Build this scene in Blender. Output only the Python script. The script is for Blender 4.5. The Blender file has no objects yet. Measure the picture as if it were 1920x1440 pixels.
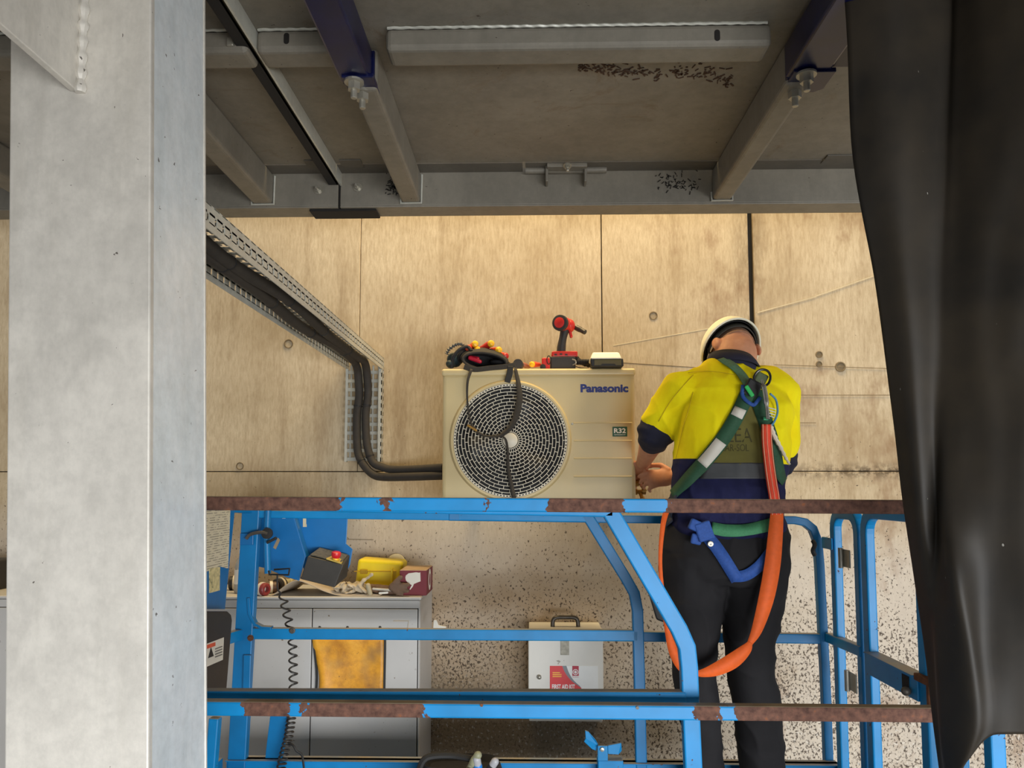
import bpy, bmesh, math, random
import numpy as np
from mathutils import Vector as V, Matrix, noise as mnoise
from mathutils.bvhtree import BVHTree
random.seed(7)
R = math.radians
SC = bpy.context.scene
COL = SC.collection

# ------------------------------------------------------------------ camera
F = 1442.0                      # focal length in pixels of the 1920x1440 frame
EYE = 2.2                       # camera height above the hall floor
PITCH, YAW, SHY = R(4.5), R(1.31), 0.0558
cam = bpy.data.objects.new('camera', bpy.data.cameras.new('camera'))
COL.objects.link(cam)
cam.location = (0, 0, EYE)
cam.rotation_euler = (R(90) + PITCH, 0, YAW)
cam.data.sensor_fit = 'HORIZONTAL'
cam.data.sensor_width = 36
cam.data.lens = F / 1920 * 36
cam.data.shift_y = SHY * F / 1920
cam.data.clip_start = 0.05
SC.camera = cam

# ------------------------------------------------------------------ light
world = bpy.data.worlds.new('world'); SC.world = world
world.use_nodes = True
bg = world.node_tree.nodes['Background']
bg.inputs[0].default_value = (0.88, 0.93, 1.0, 1)
bg.inputs[1].default_value = 0.55

def area(name, loc, target, sx, sy, power, color):
    l = bpy.data.lights.new(name, 'AREA'); l.shape = 'RECTANGLE'
    l.size, l.size_y, l.energy, l.color = sx, sy, power, color
    o = bpy.data.objects.new(name, l); COL.objects.link(o)
    o.location = loc
    o.rotation_euler = (V(target) - V(loc)).to_track_quat('-Z', 'Y').to_euler()
    return o
# daylight through the wide open side of the hall behind the photographer
area('daylight_opening', (3.0, -4.6, 1.25), (0.0, 3.2, 1.2), 6.0, 2.3, 640, (0.96, 0.98, 1.0))
# warm batten lamp above the gap between platform and wall
area('warm_batten_lamp', (-0.2, 3.12, 5.2), (-0.1, 3.40, 2.6), 3.4, 0.25, 142, (1.0, 0.74, 0.36))

SC.view_settings.view_transform = 'Standard'
SC.view_settings.look = 'None'
SC.view_settings.gamma = 1
SC.view_settings.use_curve_mapping = False
SC.view_settings.exposure = 0.25

# ------------------------------------------------------------------ helpers
_Rz = Matrix.Rotation(YAW, 3, 'Z')
_f = _Rz @ V((0, math.cos(PITCH), math.sin(PITCH)))
_r = _Rz @ V((1, 0, 0))
_u = _r.cross(_f)
CAM = V((0, 0, EYE))

def ray(px, py):
    return _f + _r * ((px - 960) / F) + _u * ((720 - py) / F + SHY)

def P(px, py, d):
    """the point of the photograph's pixel (px, py) that stands d metres in front of the camera (towards the wall)"""
    q = ray(px, py)
    return CAM + q * (d / q.y)

def lin(c):
    out = []
    for x in c[:3]:
        x = x / 255.0
        out.append(x / 12.92 if x <= 0.04045 else ((x + 0.055) / 1.055) ** 2.4)
    return (*out, 1.0)

WORLD = {}          # world origin of every object

def empty(name, loc, label, cat, group=None):
    o = bpy.data.objects.new(name, None); COL.objects.link(o)
    o.location = loc; o.empty_display_size = 0.05
    WORLD[o.name] = V(loc)
    tag(o, label, cat, group)
    return o

def tag(o, label=None, cat=None, group=None, kind=None):
    if label: o['label'] = label
    if cat: o['category'] = cat
    if group: o['group'] = group
    if kind: o['kind'] = kind
    return o

class G:
    def __init__(s): s.v = []; s.f = []
    def add(s, vs, fs):
        n = len(s.v); s.v += [V(p) for p in vs]; s.f += [tuple(i + n for i in f) for f in fs]; return s
    def hexa(s, p):
        return s.add(p, [(0, 3, 2, 1), (4, 5, 6, 7), (0, 1, 5, 4), (1, 2, 6, 5), (2, 3, 7, 6), (3, 0, 4, 7)])
    def box(s, a, b):
        (x0, y0, z0), (x1, y1, z1) = a, b
        x0, x1 = min(x0, x1), max(x0, x1); y0, y1 = min(y0, y1), max(y0, y1); z0, z1 = min(z0, z1), max(z0, z1)
        return s.hexa([(x0, y0, z0), (x1, y0, z0), (x1, y1, z0), (x0, y1, z0), (x0, y0, z1), (x1, y0, z1), (x1, y1, z1), (x0, y1, z1)])
    def obox(s, c, size, M=None):
        M = M or Matrix.Identity(3); c = V(c); hx, hy, hz = size[0] / 2, size[1] / 2, size[2] / 2
        return s.hexa([c + M @ V(q) for q in [(-hx, -hy, -hz), (hx, -hy, -hz), (hx, hy, -hz), (-hx, hy, -hz), (-hx, -hy, hz), (hx, -hy, hz), (hx, hy, hz), (-hx, hy, hz)]])
    def prism(s, poly, vec):
        poly = [V(p) for p in poly]; vec = V(vec); n = len(poly)
        nrm = V((0, 0, 0))
        for i in range(n): nrm += poly[i].cross(poly[(i + 1) % n])
        if nrm.dot(vec) > 0: poly = poly[::-1]
        vs = poly + [p + vec for p in poly]
        fs = [tuple(range(n)), tuple(range(2 * n - 1, n - 1, -1))]
        fs += [(i, i + n, (i + 1) % n + n, (i + 1) % n) for i in range(n)]
        return s.add(vs, fs)
    def rings(s, rings, closed=True, cap=True):
        k = len(rings[0]); vs = [p for r in rings for p in r]; fs = []
        for i in range(len(rings) - 1):
            for j in range(k if closed else k - 1):
                a, b = i * k + j, i * k + (j + 1) % k
                fs.append((a, b, b + k, a + k))
        if cap and closed:
            fs.append(tuple(range(k - 1, -1, -1))); m = (len(rings) - 1) * k
            fs.append(tuple(range(m, m + k)))
        return s.add(vs, fs)
    def _frames(s, pts, up):
        pts = [V(p) for p in pts]; out = []
        for i, p in enumerate(pts):
            a = (pts[i] - pts[i - 1]).normalized() if i else None
            b = (pts[i + 1] - pts[i]).normalized() if i < len(pts) - 1 else None
            t = ((a or b) + (b or a)); t = t.normalized() if t.length > 1e-6 else (a or b)
            sc = 1.0
            if a and b: sc = 1 / max(0.5, math.sqrt(max(0.0, (1 + a.dot(b)) / 2)))
            out.append((p, t, sc))
        return out
    def bar(s, pts, w, h, up=(0, 1, 0)):
        """rectangular section: h along up, w across"""
        up = V(up); rs = []
        for p, t, sc in s._frames(pts, up):
            sd = t.cross(up).normalized(); uu = sd.cross(t).normalized()
            a = sd * (w / 2 * sc); b = uu * (h / 2)
            rs.append([p - a - b, p + a - b, p + a + b, p - a + b])
        return s.rings(rs)
    def tube(s, pts, r, n=10, cap=True):
        pts = [V(p) for p in pts]; m = len(pts)
        rr = list(r) if isinstance(r, (list, tuple)) else [r] * m
        fr = s._frames(pts, None); rs = []; prev = None
        for (p, t, sc), q in zip(fr, rr):
            if prev is None:
                prev = t.orthogonal().normalized()
            a = (prev - t * prev.dot(t)).normalized(); prev = a; b = t.cross(a)
            rs.append([p + (a * math.cos(2 * math.pi * k / n) + b * math.sin(2 * math.pi * k / n)) * q for k in range(n)])
        return s.rings(rs, cap=cap)
    def lathe(s, prof, n=24, c=(0, 0, 0), axis=(0, 0, 1), cap=True):
        c = V(c); ax = V(axis).normalized(); a = ax.orthogonal().normalized(); b = ax.cross(a); rs = []
        for r, z in prof:
            rs.append([c + ax * z + (a * math.cos(2 * math.pi * k / n) + b * math.sin(2 * math.pi * k / n)) * max(r, 1e-5) for k in range(n)])
        return s.rings(rs, cap=cap)
    def sphere(s, c, rad, M=None, nu=20, nv=12):
        c = V(c); M = M or Matrix.Identity(3)
        rx, ry, rz = rad if isinstance(rad, (list, tuple)) else (rad,) * 3
        rs = []
        for i in range(nv + 1):
            ph = -math.pi / 2 + math.pi * i / nv
            cr = max(math.cos(ph), 1e-4)
            rs.append([c + M @ V((rx * cr * math.cos(2 * math.pi * k / nu), ry * cr * math.sin(2 * math.pi * k / nu), rz * math.sin(ph))) for k in range(nu)])
        return s.rings(rs)
    def cap(s, p0, r0, p1, r1, n=16, flat=1.0, side=None):
        """tapered capsule; flat squeezes the section along the axis across 'side'"""
        p0, p1 = V(p0), V(p1); t = (p1 - p0).normalized()
        a = V(side) if side is not None else t.orthogonal()
        a = (a - t * a.dot(t)).normalized(); b = t.cross(a); rs = []
        for i in range(5):
            q = R(-85 + 85 * i / 4); rs.append((p0 + t * (r0 * math.sin(q)), r0 * math.cos(q)))
        for i in range(5):
            q = R(85 * i / 4); rs.append((p1 + t * (r1 * math.sin(q)), r1 * math.cos(q)))
        return s.rings([[c + (a * math.cos(2 * math.pi * k / n) + b * (flat * math.sin(2 * math.pi * k / n))) * r for k in range(n)] for c, r in rs])

def obj(name, g, mat, parent=None, smooth=False, bevel=0.0, seg=2, thick=0.0, origin=None, ang=40, sub=0):
    vs = g.v
    if origin is None:
        lo = V((min(p.x for p in vs), min(p.y for p in vs), min(p.z for p in vs)))
        hi = V((max(p.x for p in vs), max(p.y for p in vs), max(p.z for p in vs)))
        origin = V(((lo.x + hi.x) / 2, (lo.y + hi.y) / 2, lo.z))
    origin = V(origin)
    me = bpy.data.meshes.new(name)
    me.from_pydata([tuple(p - origin) for p in vs], [], g.f)
    me.validate(); me.update()
    for m in (mat if isinstance(mat, (list, tuple)) else [mat]): me.materials.append(m)
    return link(name, me, parent, origin, smooth, bevel, seg, thick, ang, sub)

def link(name, me, parent, origin, smooth=False, bevel=0.0, seg=2, thick=0.0, ang=40, sub=0):
    o = bpy.data.objects.new(name, me); COL.objects.link(o)
    origin = V(origin)
    if parent is not None:
        o.parent = parent; o.location = origin - WORLD[parent.name]
    else: o.location = origin
    WORLD[o.name] = origin
    if smooth:
        me.shade_smooth(); me.set_sharp_from_angle(angle=R(ang))
    if thick:
        m = o.modifiers.new('thickness', 'SOLIDIFY'); m.thickness = thick; m.offset = 0
    if sub:
        m = o.modifiers.new('smooth', 'SUBSURF'); m.levels = m.render_levels = sub
    if bevel:
        m = o.modifiers.new('edges', 'BEVEL'); m.width = bevel; m.segments = seg; m.limit_method = 'ANGLE'; m.angle_limit = R(35)
    return o

def share(o, name, parent, origin):
    """another object of the same mesh, placed with its base at origin"""
    return link(name, o.data, parent, origin)

def spline(pts, n):
    """Catmull-Rom through points of any dimension, n samples per span"""
    a = [np.array(p, float) for p in pts]; a = [2 * a[0] - a[1]] + a + [2 * a[-1] - a[-2]]; out = []
    for i in range(1, len(a) - 2):
        for k in range(n):
            t = k / n; p0, p1, p2, p3 = a[i - 1:i + 3]
            out.append(0.5 * (2 * p1 + (p2 - p0) * t + (2 * p0 - 5 * p1 + 4 * p2 - p3) * t * t + (3 * p1 - p0 - 3 * p2 + p3) * t ** 3))
    out.append(a[-2]); return out

def ribbon_g(pts, sides, w, g=None):
    g = g or G(); ws = w if isinstance(w, (list, tuple)) else [w] * len(pts)
    rs = [[V(p) - V(s_) * (q / 2), V(p) + V(s_) * (q / 2)] for p, s_, q in zip(pts, sides, ws)]
    return g.rings(rs, closed=False, cap=False)

SIDE = bpy.data.scenes.new('workshop')        # a scratch scene, so that baking one object does not re-evaluate all others
def baked(o):
    SIDE.collection.objects.link(o)
    with bpy.context.temp_override(scene=SIDE, view_layer=SIDE.view_layers[0]):
        dg = bpy.context.evaluated_depsgraph_get()
        me = bpy.data.meshes.new_from_object(o.evaluated_get(dg))
    bpy.data.objects.remove(o); return me

def text_obj(txt, name, mat, parent, left, base, width, height, y, bold=0.0, depth=0.0008, rot=None, origin=None):
    """lettering facing the camera side, fitted to a width and height in metres"""
    cu = bpy.data.curves.new(name, 'FONT'); cu.body = txt; cu.size = 1.0; cu.offset = bold; cu.resolution_u = 4
    t = bpy.data.objects.new(name, cu); me = baked(t); bpy.data.curves.remove(cu)
    co = np.array([v.co[:] for v in me.vertices]); lo, hi = co.min(0), co.max(0)
    M = rot or Matrix(((1, 0, 0), (0, 0, -1), (0, 1, 0)))
    for v in me.vertices:
        q = V(((v.co.x - lo[0]) / (hi[0] - lo[0]) * width, (v.co.y - lo[1]) / (hi[1] - lo[1]) * height, 0))
        v.co = M @ q
    me.materials.clear(); me.materials.append(mat); me.name = name
    return link(name, me, parent, V((left, y, base)))

# ------------------------------------------------------------------ materials
MATS = {}
class N:
    def __init__(s, name):
        s.m = bpy.data.materials.new(name); s.m.use_nodes = True
        s.t = s.m.node_tree; s.b = s.t.nodes['Principled BSDF']
    def n(s, kind, **kw):
        nd = s.t.nodes.new(kind)
        for k, v in kw.items(): setattr(nd, k, v)
        return nd
    def l(s, a, b): s.t.links.new(a, b)
    def pos(s): return s.n('ShaderNodeNewGeometry').outputs['Position']
    def map(s, src, scale=(1, 1, 1), loc=(0, 0, 0), rot=(0, 0, 0)):
        m = s.n('ShaderNodeMapping'); m.inputs['Scale'].default_value = scale; m.inputs['Location'].default_value = loc; m.inputs['Rotation'].default_value = rot
        s.l(src, m.inputs['Vector']); return m.outputs[0]
    def noise(s, src, scale, detail=4, rough=0.55, dist=0.0):
        q = s.n('ShaderNodeTexNoise'); q.inputs['Scale'].default_value = scale; q.inputs['Detail'].default_value = detail
        q.inputs['Roughness'].default_value = rough; q.inputs['Distortion'].default_value = dist
        s.l(src, q.inputs['Vector']); return q.outputs['Fac']
    def vor(s, src, scale, feature='F1'):
        q = s.n('ShaderNodeTexVoronoi', feature=feature); q.inputs['Scale'].default_value = scale; s.l(src, q.inputs['Vector']); return q.outputs['Distance']
    def ramp(s, src, stops, interp='LINEAR'):
        q = s.n('ShaderNodeValToRGB'); cr = q.color_ramp; cr.interpolation = interp
        while len(cr.elements) < len(stops): cr.elements.new(0.5)
        for e, (p, c) in zip(cr.elements, stops):
            e.position = p; e.color = c if isinstance(c, (tuple, list)) else (c, c, c, 1)
        s.l(src, q.inputs[0]); return q.outputs[0]
    def math(s, op, a, b=None, clamp=False):
        q = s.n('ShaderNodeMath', operation=op, use_clamp=clamp)
        for i, x in enumerate((a, b)):
            if x is None: continue
            if isinstance(x, (int, float)): q.inputs[i].default_value = x
            else: s.l(x, q.inputs[i])
        return q.outputs[0]
    def mrange(s, src, a, b, c=0.0, d=1.0):
        q = s.n('ShaderNodeMapRange'); q.inputs[1].default_value = a; q.inputs[2].default_value = b; q.inputs[3].default_value = c; q.inputs[4].default_value = d
        s.l(src, q.inputs[0]); return q.outputs[0]
    def mix(s, fac, a, b, mode='MIX'):
        q = s.n('ShaderNodeMix', data_type='RGBA', blend_type=mode)
        if isinstance(fac, (int, float)): q.inputs[0].default_value = fac
        else: s.l(fac, q.inputs[0])
        for i, x in ((6, a), (7, b)):
            if isinstance(x, (tuple, list)): q.inputs[i].default_value = x
            else: s.l(x, q.inputs[i])
        return q.outputs[2]
    def xyz(s, src):
        q = s.n('ShaderNodeSeparateXYZ'); s.l(src, q.inputs[0]); return q.outputs
    def bump(s, h, strength, dist=0.01):
        q = s.n('ShaderNodeBump'); q.inputs['Strength'].default_value = strength; q.inputs['Distance'].default_value = dist
        s.l(h, q.inputs['Height']); s.l(q.outputs[0], s.b.inputs['Normal'])
    def color(s, c):
        if isinstance(c, (tuple, list)): s.b.inputs['Base Color'].default_value = c
        else: s.l(c, s.b.inputs['Base Color'])
    def set(s, rough=0.5, metal=0.0, spec=0.5):
        s.b.inputs['Roughness'].default_value = rough; s.b.inputs['Metallic'].default_value = metal
        s.b.inputs['Specular IOR Level'].default_value = spec
        return s.m

def mt(name, rgb, rough=0.5, metal=0.0, var=0.12, scale=20, stretch=(1, 1, 1), bump=0.0, dirt=None, dirt_at=0.6, dscale=14, spec=0.5, specks=None):
    if name in MATS: return MATS[name]
    n = N(name); c = lin(rgb); p = n.pos(); q = n.map(p, stretch)
    f = n.noise(q, scale)
    lo = tuple(x * (1 - var) for x in c[:3]) + (1,); hi = tuple(min(1, x * (1 + var)) for x in c[:3]) + (1,)
    colr = n.ramp(f, [(0.3, lo), (0.7, hi)])
    if dirt:
        d = n.noise(p, dscale, 6, 0.65)
        colr = n.mix(n.mrange(d, dirt_at, dirt_at + 0.12), colr, lin(dirt))
    if specks:
        d = n.noise(p, specks[1], 3, 0.6)
        colr = n.mix(n.mrange(d, specks[2], specks[2] + 0.03), colr, lin(specks[0]))
    n.color(colr)
    if bump: n.bump(f, bump)
    MATS[name] = n.set(rough, metal, spec); return MATS[name]

def paint(name, stops=None, rust_at=0.66, blue=(3, 138, 204), start=0):
    """blue lift paint; 'stops' = photo x positions on a rail where bare rust starts and ends"""
    n = N(name); p = n.pos(); d = n.noise(p, 26, 5, 0.6)
    w = n.noise(p, 9, 3)
    b = n.ramp(w, [(0.3, lin([x * 0.9 for x in blue])), (0.7, lin(blue))])
    r = n.ramp(n.noise(p, 60, 5), [(0.3, lin((70, 46, 38))), (0.62, lin((112, 78, 64))), (0.75, lin((140, 84, 50)))])
    if stops:
        dd, lst = stops
        x = n.xyz(p)[0]
        x = n.math('ADD', x, n.math('MULTIPLY', n.math('SUBTRACT', d, 0.5), 0.10))
        x0, x1 = P(380, 900, dd).x, P(1780, 900, dd).x
        t = n.mrange(x, x0, x1)
        st = [(0.0, start)]
        cur = start
        for px in lst:
            cur = 1 - cur
            st.append(((P(px, 900, dd).x - x0) / (x1 - x0), cur))
        m = n.ramp(t, st, 'CONSTANT')
        m = n.math('MAXIMUM', m, n.mrange(d, rust_at, rust_at + 0.01), True)
    else:
        m = n.mrange(d, rust_at, rust_at + 0.012)
    col = n.mix(m, b, r)
    nz = n.xyz(n.n('ShaderNodeNewGeometry').outputs['Normal'])[2]            # dust settled on upward faces
    col = n.mix(n.math('MULTIPLY', n.mrange(nz, 0.75, 0.95), n.mrange(w, 0.25, 0.6, 0.45, 0.9)), col, lin((172, 158, 132)))
    n.color(col); n.bump(m, 0.25, 0.001)
    rr = n.mrange(m, 0, 1, 0.42, 0.85); n.l(rr, n.b.inputs['Roughness'])
    n.set(0.45, 0, 0.4)
    return n.m

# ------------------------------------------------------------------ shared materials
def wall_material():
    n = N('stained_concrete'); p = n.pos(); X, Y, Z = n.xyz(p)
    base = n.ramp(n.noise(p, 2.2, 5), [(0.3, lin((186, 168, 138))), (0.7, lin((214, 198, 168)))])
    s_dirt = n.noise(p, 20, 5, 0.7)
    JX, ZJ = P(1409, 520, 3.6).x, P(1000, 884, 3.6).z
    fine = n.noise(n.map(p, (95, 95, 20)), 1.0, 6, 0.7)                      # fine vertical board grain
    base = n.mix(n.mrange(fine, 0.38, 0.68, 0.0, 0.50), base, lin((150, 126, 94)))
    run = n.noise(n.map(p, (9, 9, 0.9)), 1.0, 4, 0.6)                       # long streaks of dirty water
    base = n.mix(n.mrange(run, 0.54, 0.75, 0.0, 0.55), base, lin((132, 106, 74)))
    low = n.mrange(Z, EYE - 0.05, EYE - 0.35)                                # the splash zone is greyer and pitted
    base = n.mix(n.math('MULTIPLY', low, 0.65), base, lin((204, 196, 186)))
    lf = n.math('MULTIPLY', n.mrange(X, 0.75, 0.1), n.mrange(Z, EYE - 0.15, EYE - 0.5))
    base = n.mix(n.math('MULTIPLY', lf, n.mrange(n.noise(p, 3, 5, 0.7), 0.3, 0.6, 0.45, 0.85)), base, lin((146, 124, 96)))
    # brown stains right of the unit
    st = n.noise(n.map(p, (3.5, 3.5, 2.2), (4, 0, 1)), 1.0, 5, 0.7)
    rgt = n.mrange(X, 0.2, 0.9)
    base = n.mix(n.math('MULTIPLY', n.mrange(st, 0.54, 0.68, 0, 0.55), rgt), base, lin((128, 92, 62)))
    # dirt gathered along the wide joint and along the horizontal joint on the right
    ws = n.noise(n.map(p, (14, 14, 5)), 1.0, 5, 0.7)
    near = n.mrange(n.math('ABSOLUTE', n.math('SUBTRACT', X, JX)), 0.11, 0.0)
    up_ = n.mrange(Z, EYE + 0.35, EYE + 0.75)
    base = n.mix(n.math('MULTIPLY', n.math('MULTIPLY', near, up_), n.mrange(ws, 0.36, 0.62, 0, 0.75)), base, lin((104, 84, 58)))
    nh = n.math('MULTIPLY', n.mrange(n.math('ABSOLUTE', n.math('SUBTRACT', Z, ZJ)), 0.05, 0.0), n.mrange(X, 1.0, 1.4))
    base = n.mix(n.math('MULTIPLY', nh, n.mrange(s_dirt, 0.42, 0.56, 0, 0.9)), base, lin((66, 54, 42)))
    blot = n.noise(p, 1.3, 6, 0.72)
    base = n.mix(n.mrange(blot, 0.50, 0.72, 0, 0.42), base, lin((158, 134, 98)))
    # small dark pits and splatter, sparse above and dense below
    dens = n.mrange(Z, EYE + 0.5, EYE - 0.75, 0.0, 1.0)
    clus = n.noise(p, 2.6, 3)
    s1 = n.noise(n.map(p, (1, 1, 0.8)), 95, 3, 0.6, 0.5)
    th = n.math('SUBTRACT', 0.80, n.math('ADD', n.math('MULTIPLY', dens, 0.222), n.math('MULTIPLY', clus, 0.10)))
    sp = n.math('MULTIPLY', n.math('SUBTRACT', s1, th), 16, True)
    s2 = n.noise(p, 44, 4, 0.62, 0.5)
    th2 = n.math('SUBTRACT', 0.80, n.math('ADD', n.math('MULTIPLY', dens, 0.09), n.math('MULTIPLY', clus, 0.12)))
    sp2 = n.math('MULTIPLY', n.math('SUBTRACT', s2, th2), 14, True)
    base = n.mix(n.math('MULTIPLY', n.math('MAXIMUM', sp, sp2), 0.88), base, lin((58, 46, 38)))
    # mud band low down, left of the first aid box
    mud = n.noise(p, 5, 5, 0.7)
    mz = n.math('MULTIPLY', n.mrange(Z, EYE - 0.62, EYE - 1.05), n.mrange(X, 0.75, 0.1))
    base = n.mix(n.math('MULTIPLY', n.mrange(n.math('ADD', mud, n.math('MULTIPLY', mz, 0.25)), 0.52, 0.70, 0, 0.7), mz), base, lin((146, 130, 108)))
    fl = n.noise(p, 70, 2)
    base = n.mix(n.math('MULTIPLY', n.math('MULTIPLY', n.mrange(fl, 0.60, 0.68), n.mrange(Z, EYE - 0.75, EYE - 1.1)), 0.6), base, lin((226, 222, 214)))
    n.color(base)
    h = n.math('SUBTRACT', n.math('MULTIPLY', fine, 0.5), n.math('MAXIMUM', sp, sp2))
    n.bump(h, 0.35, 0.004)
    return n.set(0.88, 0, 0.25)
M_WALL = wall_material()

def galv(name, rgb, dark=0.80, rough=0.5, spots=True, stain=None):
    n = N(name); p = n.pos()
    a = n.noise(p, 5, 6, 0.65); b = n.noise(n.map(p, (1, 1, 0.35)), 24, 5, 0.65); c = lin(rgb)
    col = n.ramp(a, [(0.3, tuple(x * dark for x in c[:3]) + (1,)), (0.72, tuple(min(1, x * 1.12) for x in c[:3]) + (1,))])
    col = n.mix(n.mrange(b, 0.35, 0.75, 0, 0.3), col, lin([min(255, x * 1.15) for x in rgb]))
    sp_ = n.noise(p, 38, 6, 0.72); col = n.mix(n.mrange(sp_, 0.40, 0.70, 0.0, 0.34), col, lin([x * 0.80 for x in rgb]))
    dr = n.noise(n.map(p, (16, 16, 1.6)), 1.0, 5, 0.65); col = n.mix(n.mrange(dr, 0.50, 0.72, 0.0, 0.30), col, lin([x * 0.84 for x in (rgb[0], rgb[1] * .99, rgb[2] * .96)]))
    sm = n.noise(n.map(p, (1.4, 1.4, 0.8), (3, 5, 2)), 3.0, 6, 0.75); col = n.mix(n.mrange(sm, 0.52, 0.66, 0.0, 0.30), col, lin([min(255, x * 1.14) for x in rgb]))
    if spots:
        s = n.noise(p, 60, 3, 0.6, 0.4); col = n.mix(n.mrange(s, 0.715, 0.735, 0, 0.85), col, lin((60, 48, 38)))
    if stain:
        s = n.noise(p, 3.4, 7, 0.80, 1.2); col = n.mix(n.mrange(s, 0.55, 0.70, 0, 0.75), col, lin(stain))
    n.color(col); n.bump(b, 0.12, 0.003)
    return n.set(rough, 0.15, 0.45)
M_COL = galv('weathered_galvanised', (212, 207, 197), 0.80)
M_COLB = galv('bluish_galvanised', (224, 232, 235), 0.92, 0.38)
M_DECK = galv('platform_galvanised', (132, 126, 114), 0.82, 0.6, True, (112, 92, 70))
M_BEAM = galv('beam_galvanised', (128, 123, 112), 0.84, 0.55, True)
M_BEAMD = galv('dull_beam_galvanised', (104, 99, 90), 0.84, 0.6, True)
M_TRAY = galv('bright_galvanised', (188, 188, 178), 0.9, 0.35, False)
M_BLACK = mt('black_rubber', (30, 29, 28), 0.6)
M_SEAM = mt('dark_gap', (26, 23, 20), 0.9)
M_ZINC = mt('zinc_bolt', (170, 166, 154), 0.35, 0.6)
M_RUST = mt('rust', (108, 68, 44), 0.9, 0, 0.3, 60)

# ------------------------------------------------------------------ hall shell
D = 3.6
WX0, WX1 = -5.0, 5.0
backing = obj('wall_back', G().box((WX0, D + 0.022, 0), (WX1, D + 0.25, 6.0)), M_SEAM)
tag(backing, 'tall stained concrete wall behind the outdoor unit and worker', 'wall', None, 'structure')
jx = [P(674, 600, D).x, P(1129, 600, D).x, P(1409, 520, D).x]
jw = [0.0024, 0.005, 0.024]
zj = P(1000, 884, D).z
cols = [(WX0, jx[0] - jw[0] / 2), (jx[0] + jw[0] / 2, jx[1] - jw[1] / 2), (jx[1] + jw[1] / 2, jx[2] - jw[2] / 2), (jx[2] + jw[2] / 2, WX1)]
for i, (a, b) in enumerate(cols):
    obj('concrete_panel', G().box((a, D + 0.0015 * (i * 2 % 4), zj + 0.002), (b, D + 0.03, 6.0)), M_WALL, backing, bevel=0.002, seg=1)
for i, (a, b) in enumerate(((WX0, cols[2][1]), cols[3])):
    obj('concrete_panel', G().box((a, D + 0.0015 * i, 0), (b, D + 0.03, zj - 0.002)), M_WALL, backing, bevel=0.002, seg=1)
M_TIE = mt('tie_hole_mortar', (120, 104, 78), 0.9, 0, 0.3, 40)
for px, py, r in ((541, 645, 0.022), (450, 874, 0.018), (1576, 688, 0.024), (1536, 665, 0.016), (1536, 683, 0.014), (1225, 592, 0.020)):
    c = P(px, py, D)
    obj('tie_hole', G().lathe([(r, 0), (r, 0.004), (r * 0.8, 0.004), (r * 0.74, 0.001), (0, 0.001)], 18, (c.x, D + 0.001, c.z), (0, -1, 0)), M_TIE, backing, smooth=True)
M_CHALK = mt('chalk_scrape', (204, 190, 158), 0.9)
for (a, b) in (((1420, 586), (1530, 556)), ((1530, 555), (1642, 516)), ((1150, 648), (1330, 616))):
    p, q = P(*a, D - 0.0005), P(*b, D - 0.0005)
    obj('scrape_mark', G().bar([p, q], 0.0045, 0.0016, (0, 1, 0)), M_CHALK, backing)
for (a, b) in (((1452, 684), (1690, 692)), ((1165, 680), (1320, 690)), ((1475, 741), (1690, 741)), ((590, 1010), (700, 1012)), ((1480, 793), (1530, 793))):
    p, q = P(*a, D - 0.0005), P(*b, D - 0.0005)
    obj('board_mark', G().bar([p, q], 0.0026, 0.0016, (0, 1, 0)), M_TIE, backing)

fl = obj('floor', G().box((-7, -7, -0.1), (7, D + 0.25, 0)), mt('floor_concrete', (150, 145, 138), 0.8, 0, 0.2, 3))
tag(fl, 'grey concrete floor of the hall', 'floor', None, 'structure')

# unseen wall added above the open side, blocking daylight from column top and curtain
lt = obj('light_blocker_wall', G().box((-7, -2.4, 1.92), (7, -2.2, 6.0)), mt('blocker_concrete', (120, 114, 104), 0.9))
tag(lt, 'added unseen light-blocking wall above the open side behind the photographer', 'wall', None, 'structure')

# ------------------------------------------------------------------ overhead platform
d2 = 2.75
zpl = P(1000, 322, d2).z                       # underside of the deck plates
zcb = P(1000, 386, d2).z                       # channel underside
plat = empty('overhead_platform', (0, d2, zpl), 'galvanised steel platform overhead, seen from below with joists and channels', 'platform')
def atz(px, py, z):
    q = ray(px, py); return CAM + q * ((z - EYE) / q.z)
xs = atz(634, 330, zcb).x + 0.0                # seam between the two deck units
xs = P(636, 360, d2).x
dpl = atz(1000, 303, zpl).y
g = G().box((-6, -2.15, zpl), (xs - 0.006, dpl, zpl + 0.012)); obj('deck_plate', g, M_DECK, plat)
g = G().box((xs + 0.006, -2.15, zpl), (6, dpl, zpl + 0.012)); obj('deck_plate', g, M_DECK, plat)
for a, b in ((-6, xs - 0.006), (xs + 0.006, P(985, 310, dpl).x - 0.01), (P(985, 310, dpl).x, 6)):
    obj('edge_strip', G().box((a, dpl + 0.006, zpl - 0.002), (b, d2 - 0.006, zpl + 0.010)), M_BEAMD, plat)
for x0, x1, y0 in ((575, 630, 297), (640, 680, 297), (1545, 1600, 289)):    # small lap plates at the strip
    obj('lap_plate', G().box((P(x0, 300, dpl).x, dpl - 0.035, zpl - 0.005), (P(x1, 300, dpl).x, dpl + 0.03, zpl - 0.001)), M_BEAMD, plat)
dcf = d2 + 0.10
def channel(a, b, name='edge_channel'):
    # C section: web facing the camera, flange below turned away from it
    g = G().box((a, d2, zcb + 0.006), (b, d2 + 0.008, zpl + 0.06)).box((a, d2, zcb), (b, dcf, zcb + 0.008)).box((a, dcf - 0.008, zcb), (b, dcf, zpl + 0.06))
    return obj(name, g, M_BEAM, plat, bevel=0.003)
channel(-6, xs - 0.004); channel(xs + 0.004, 6)
obj('seam_packer', G().box((xs - 0.004, d2 + 0.006, zcb + 0.001), (xs + 0.004, dcf, zpl)), M_SEAM, plat)
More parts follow.
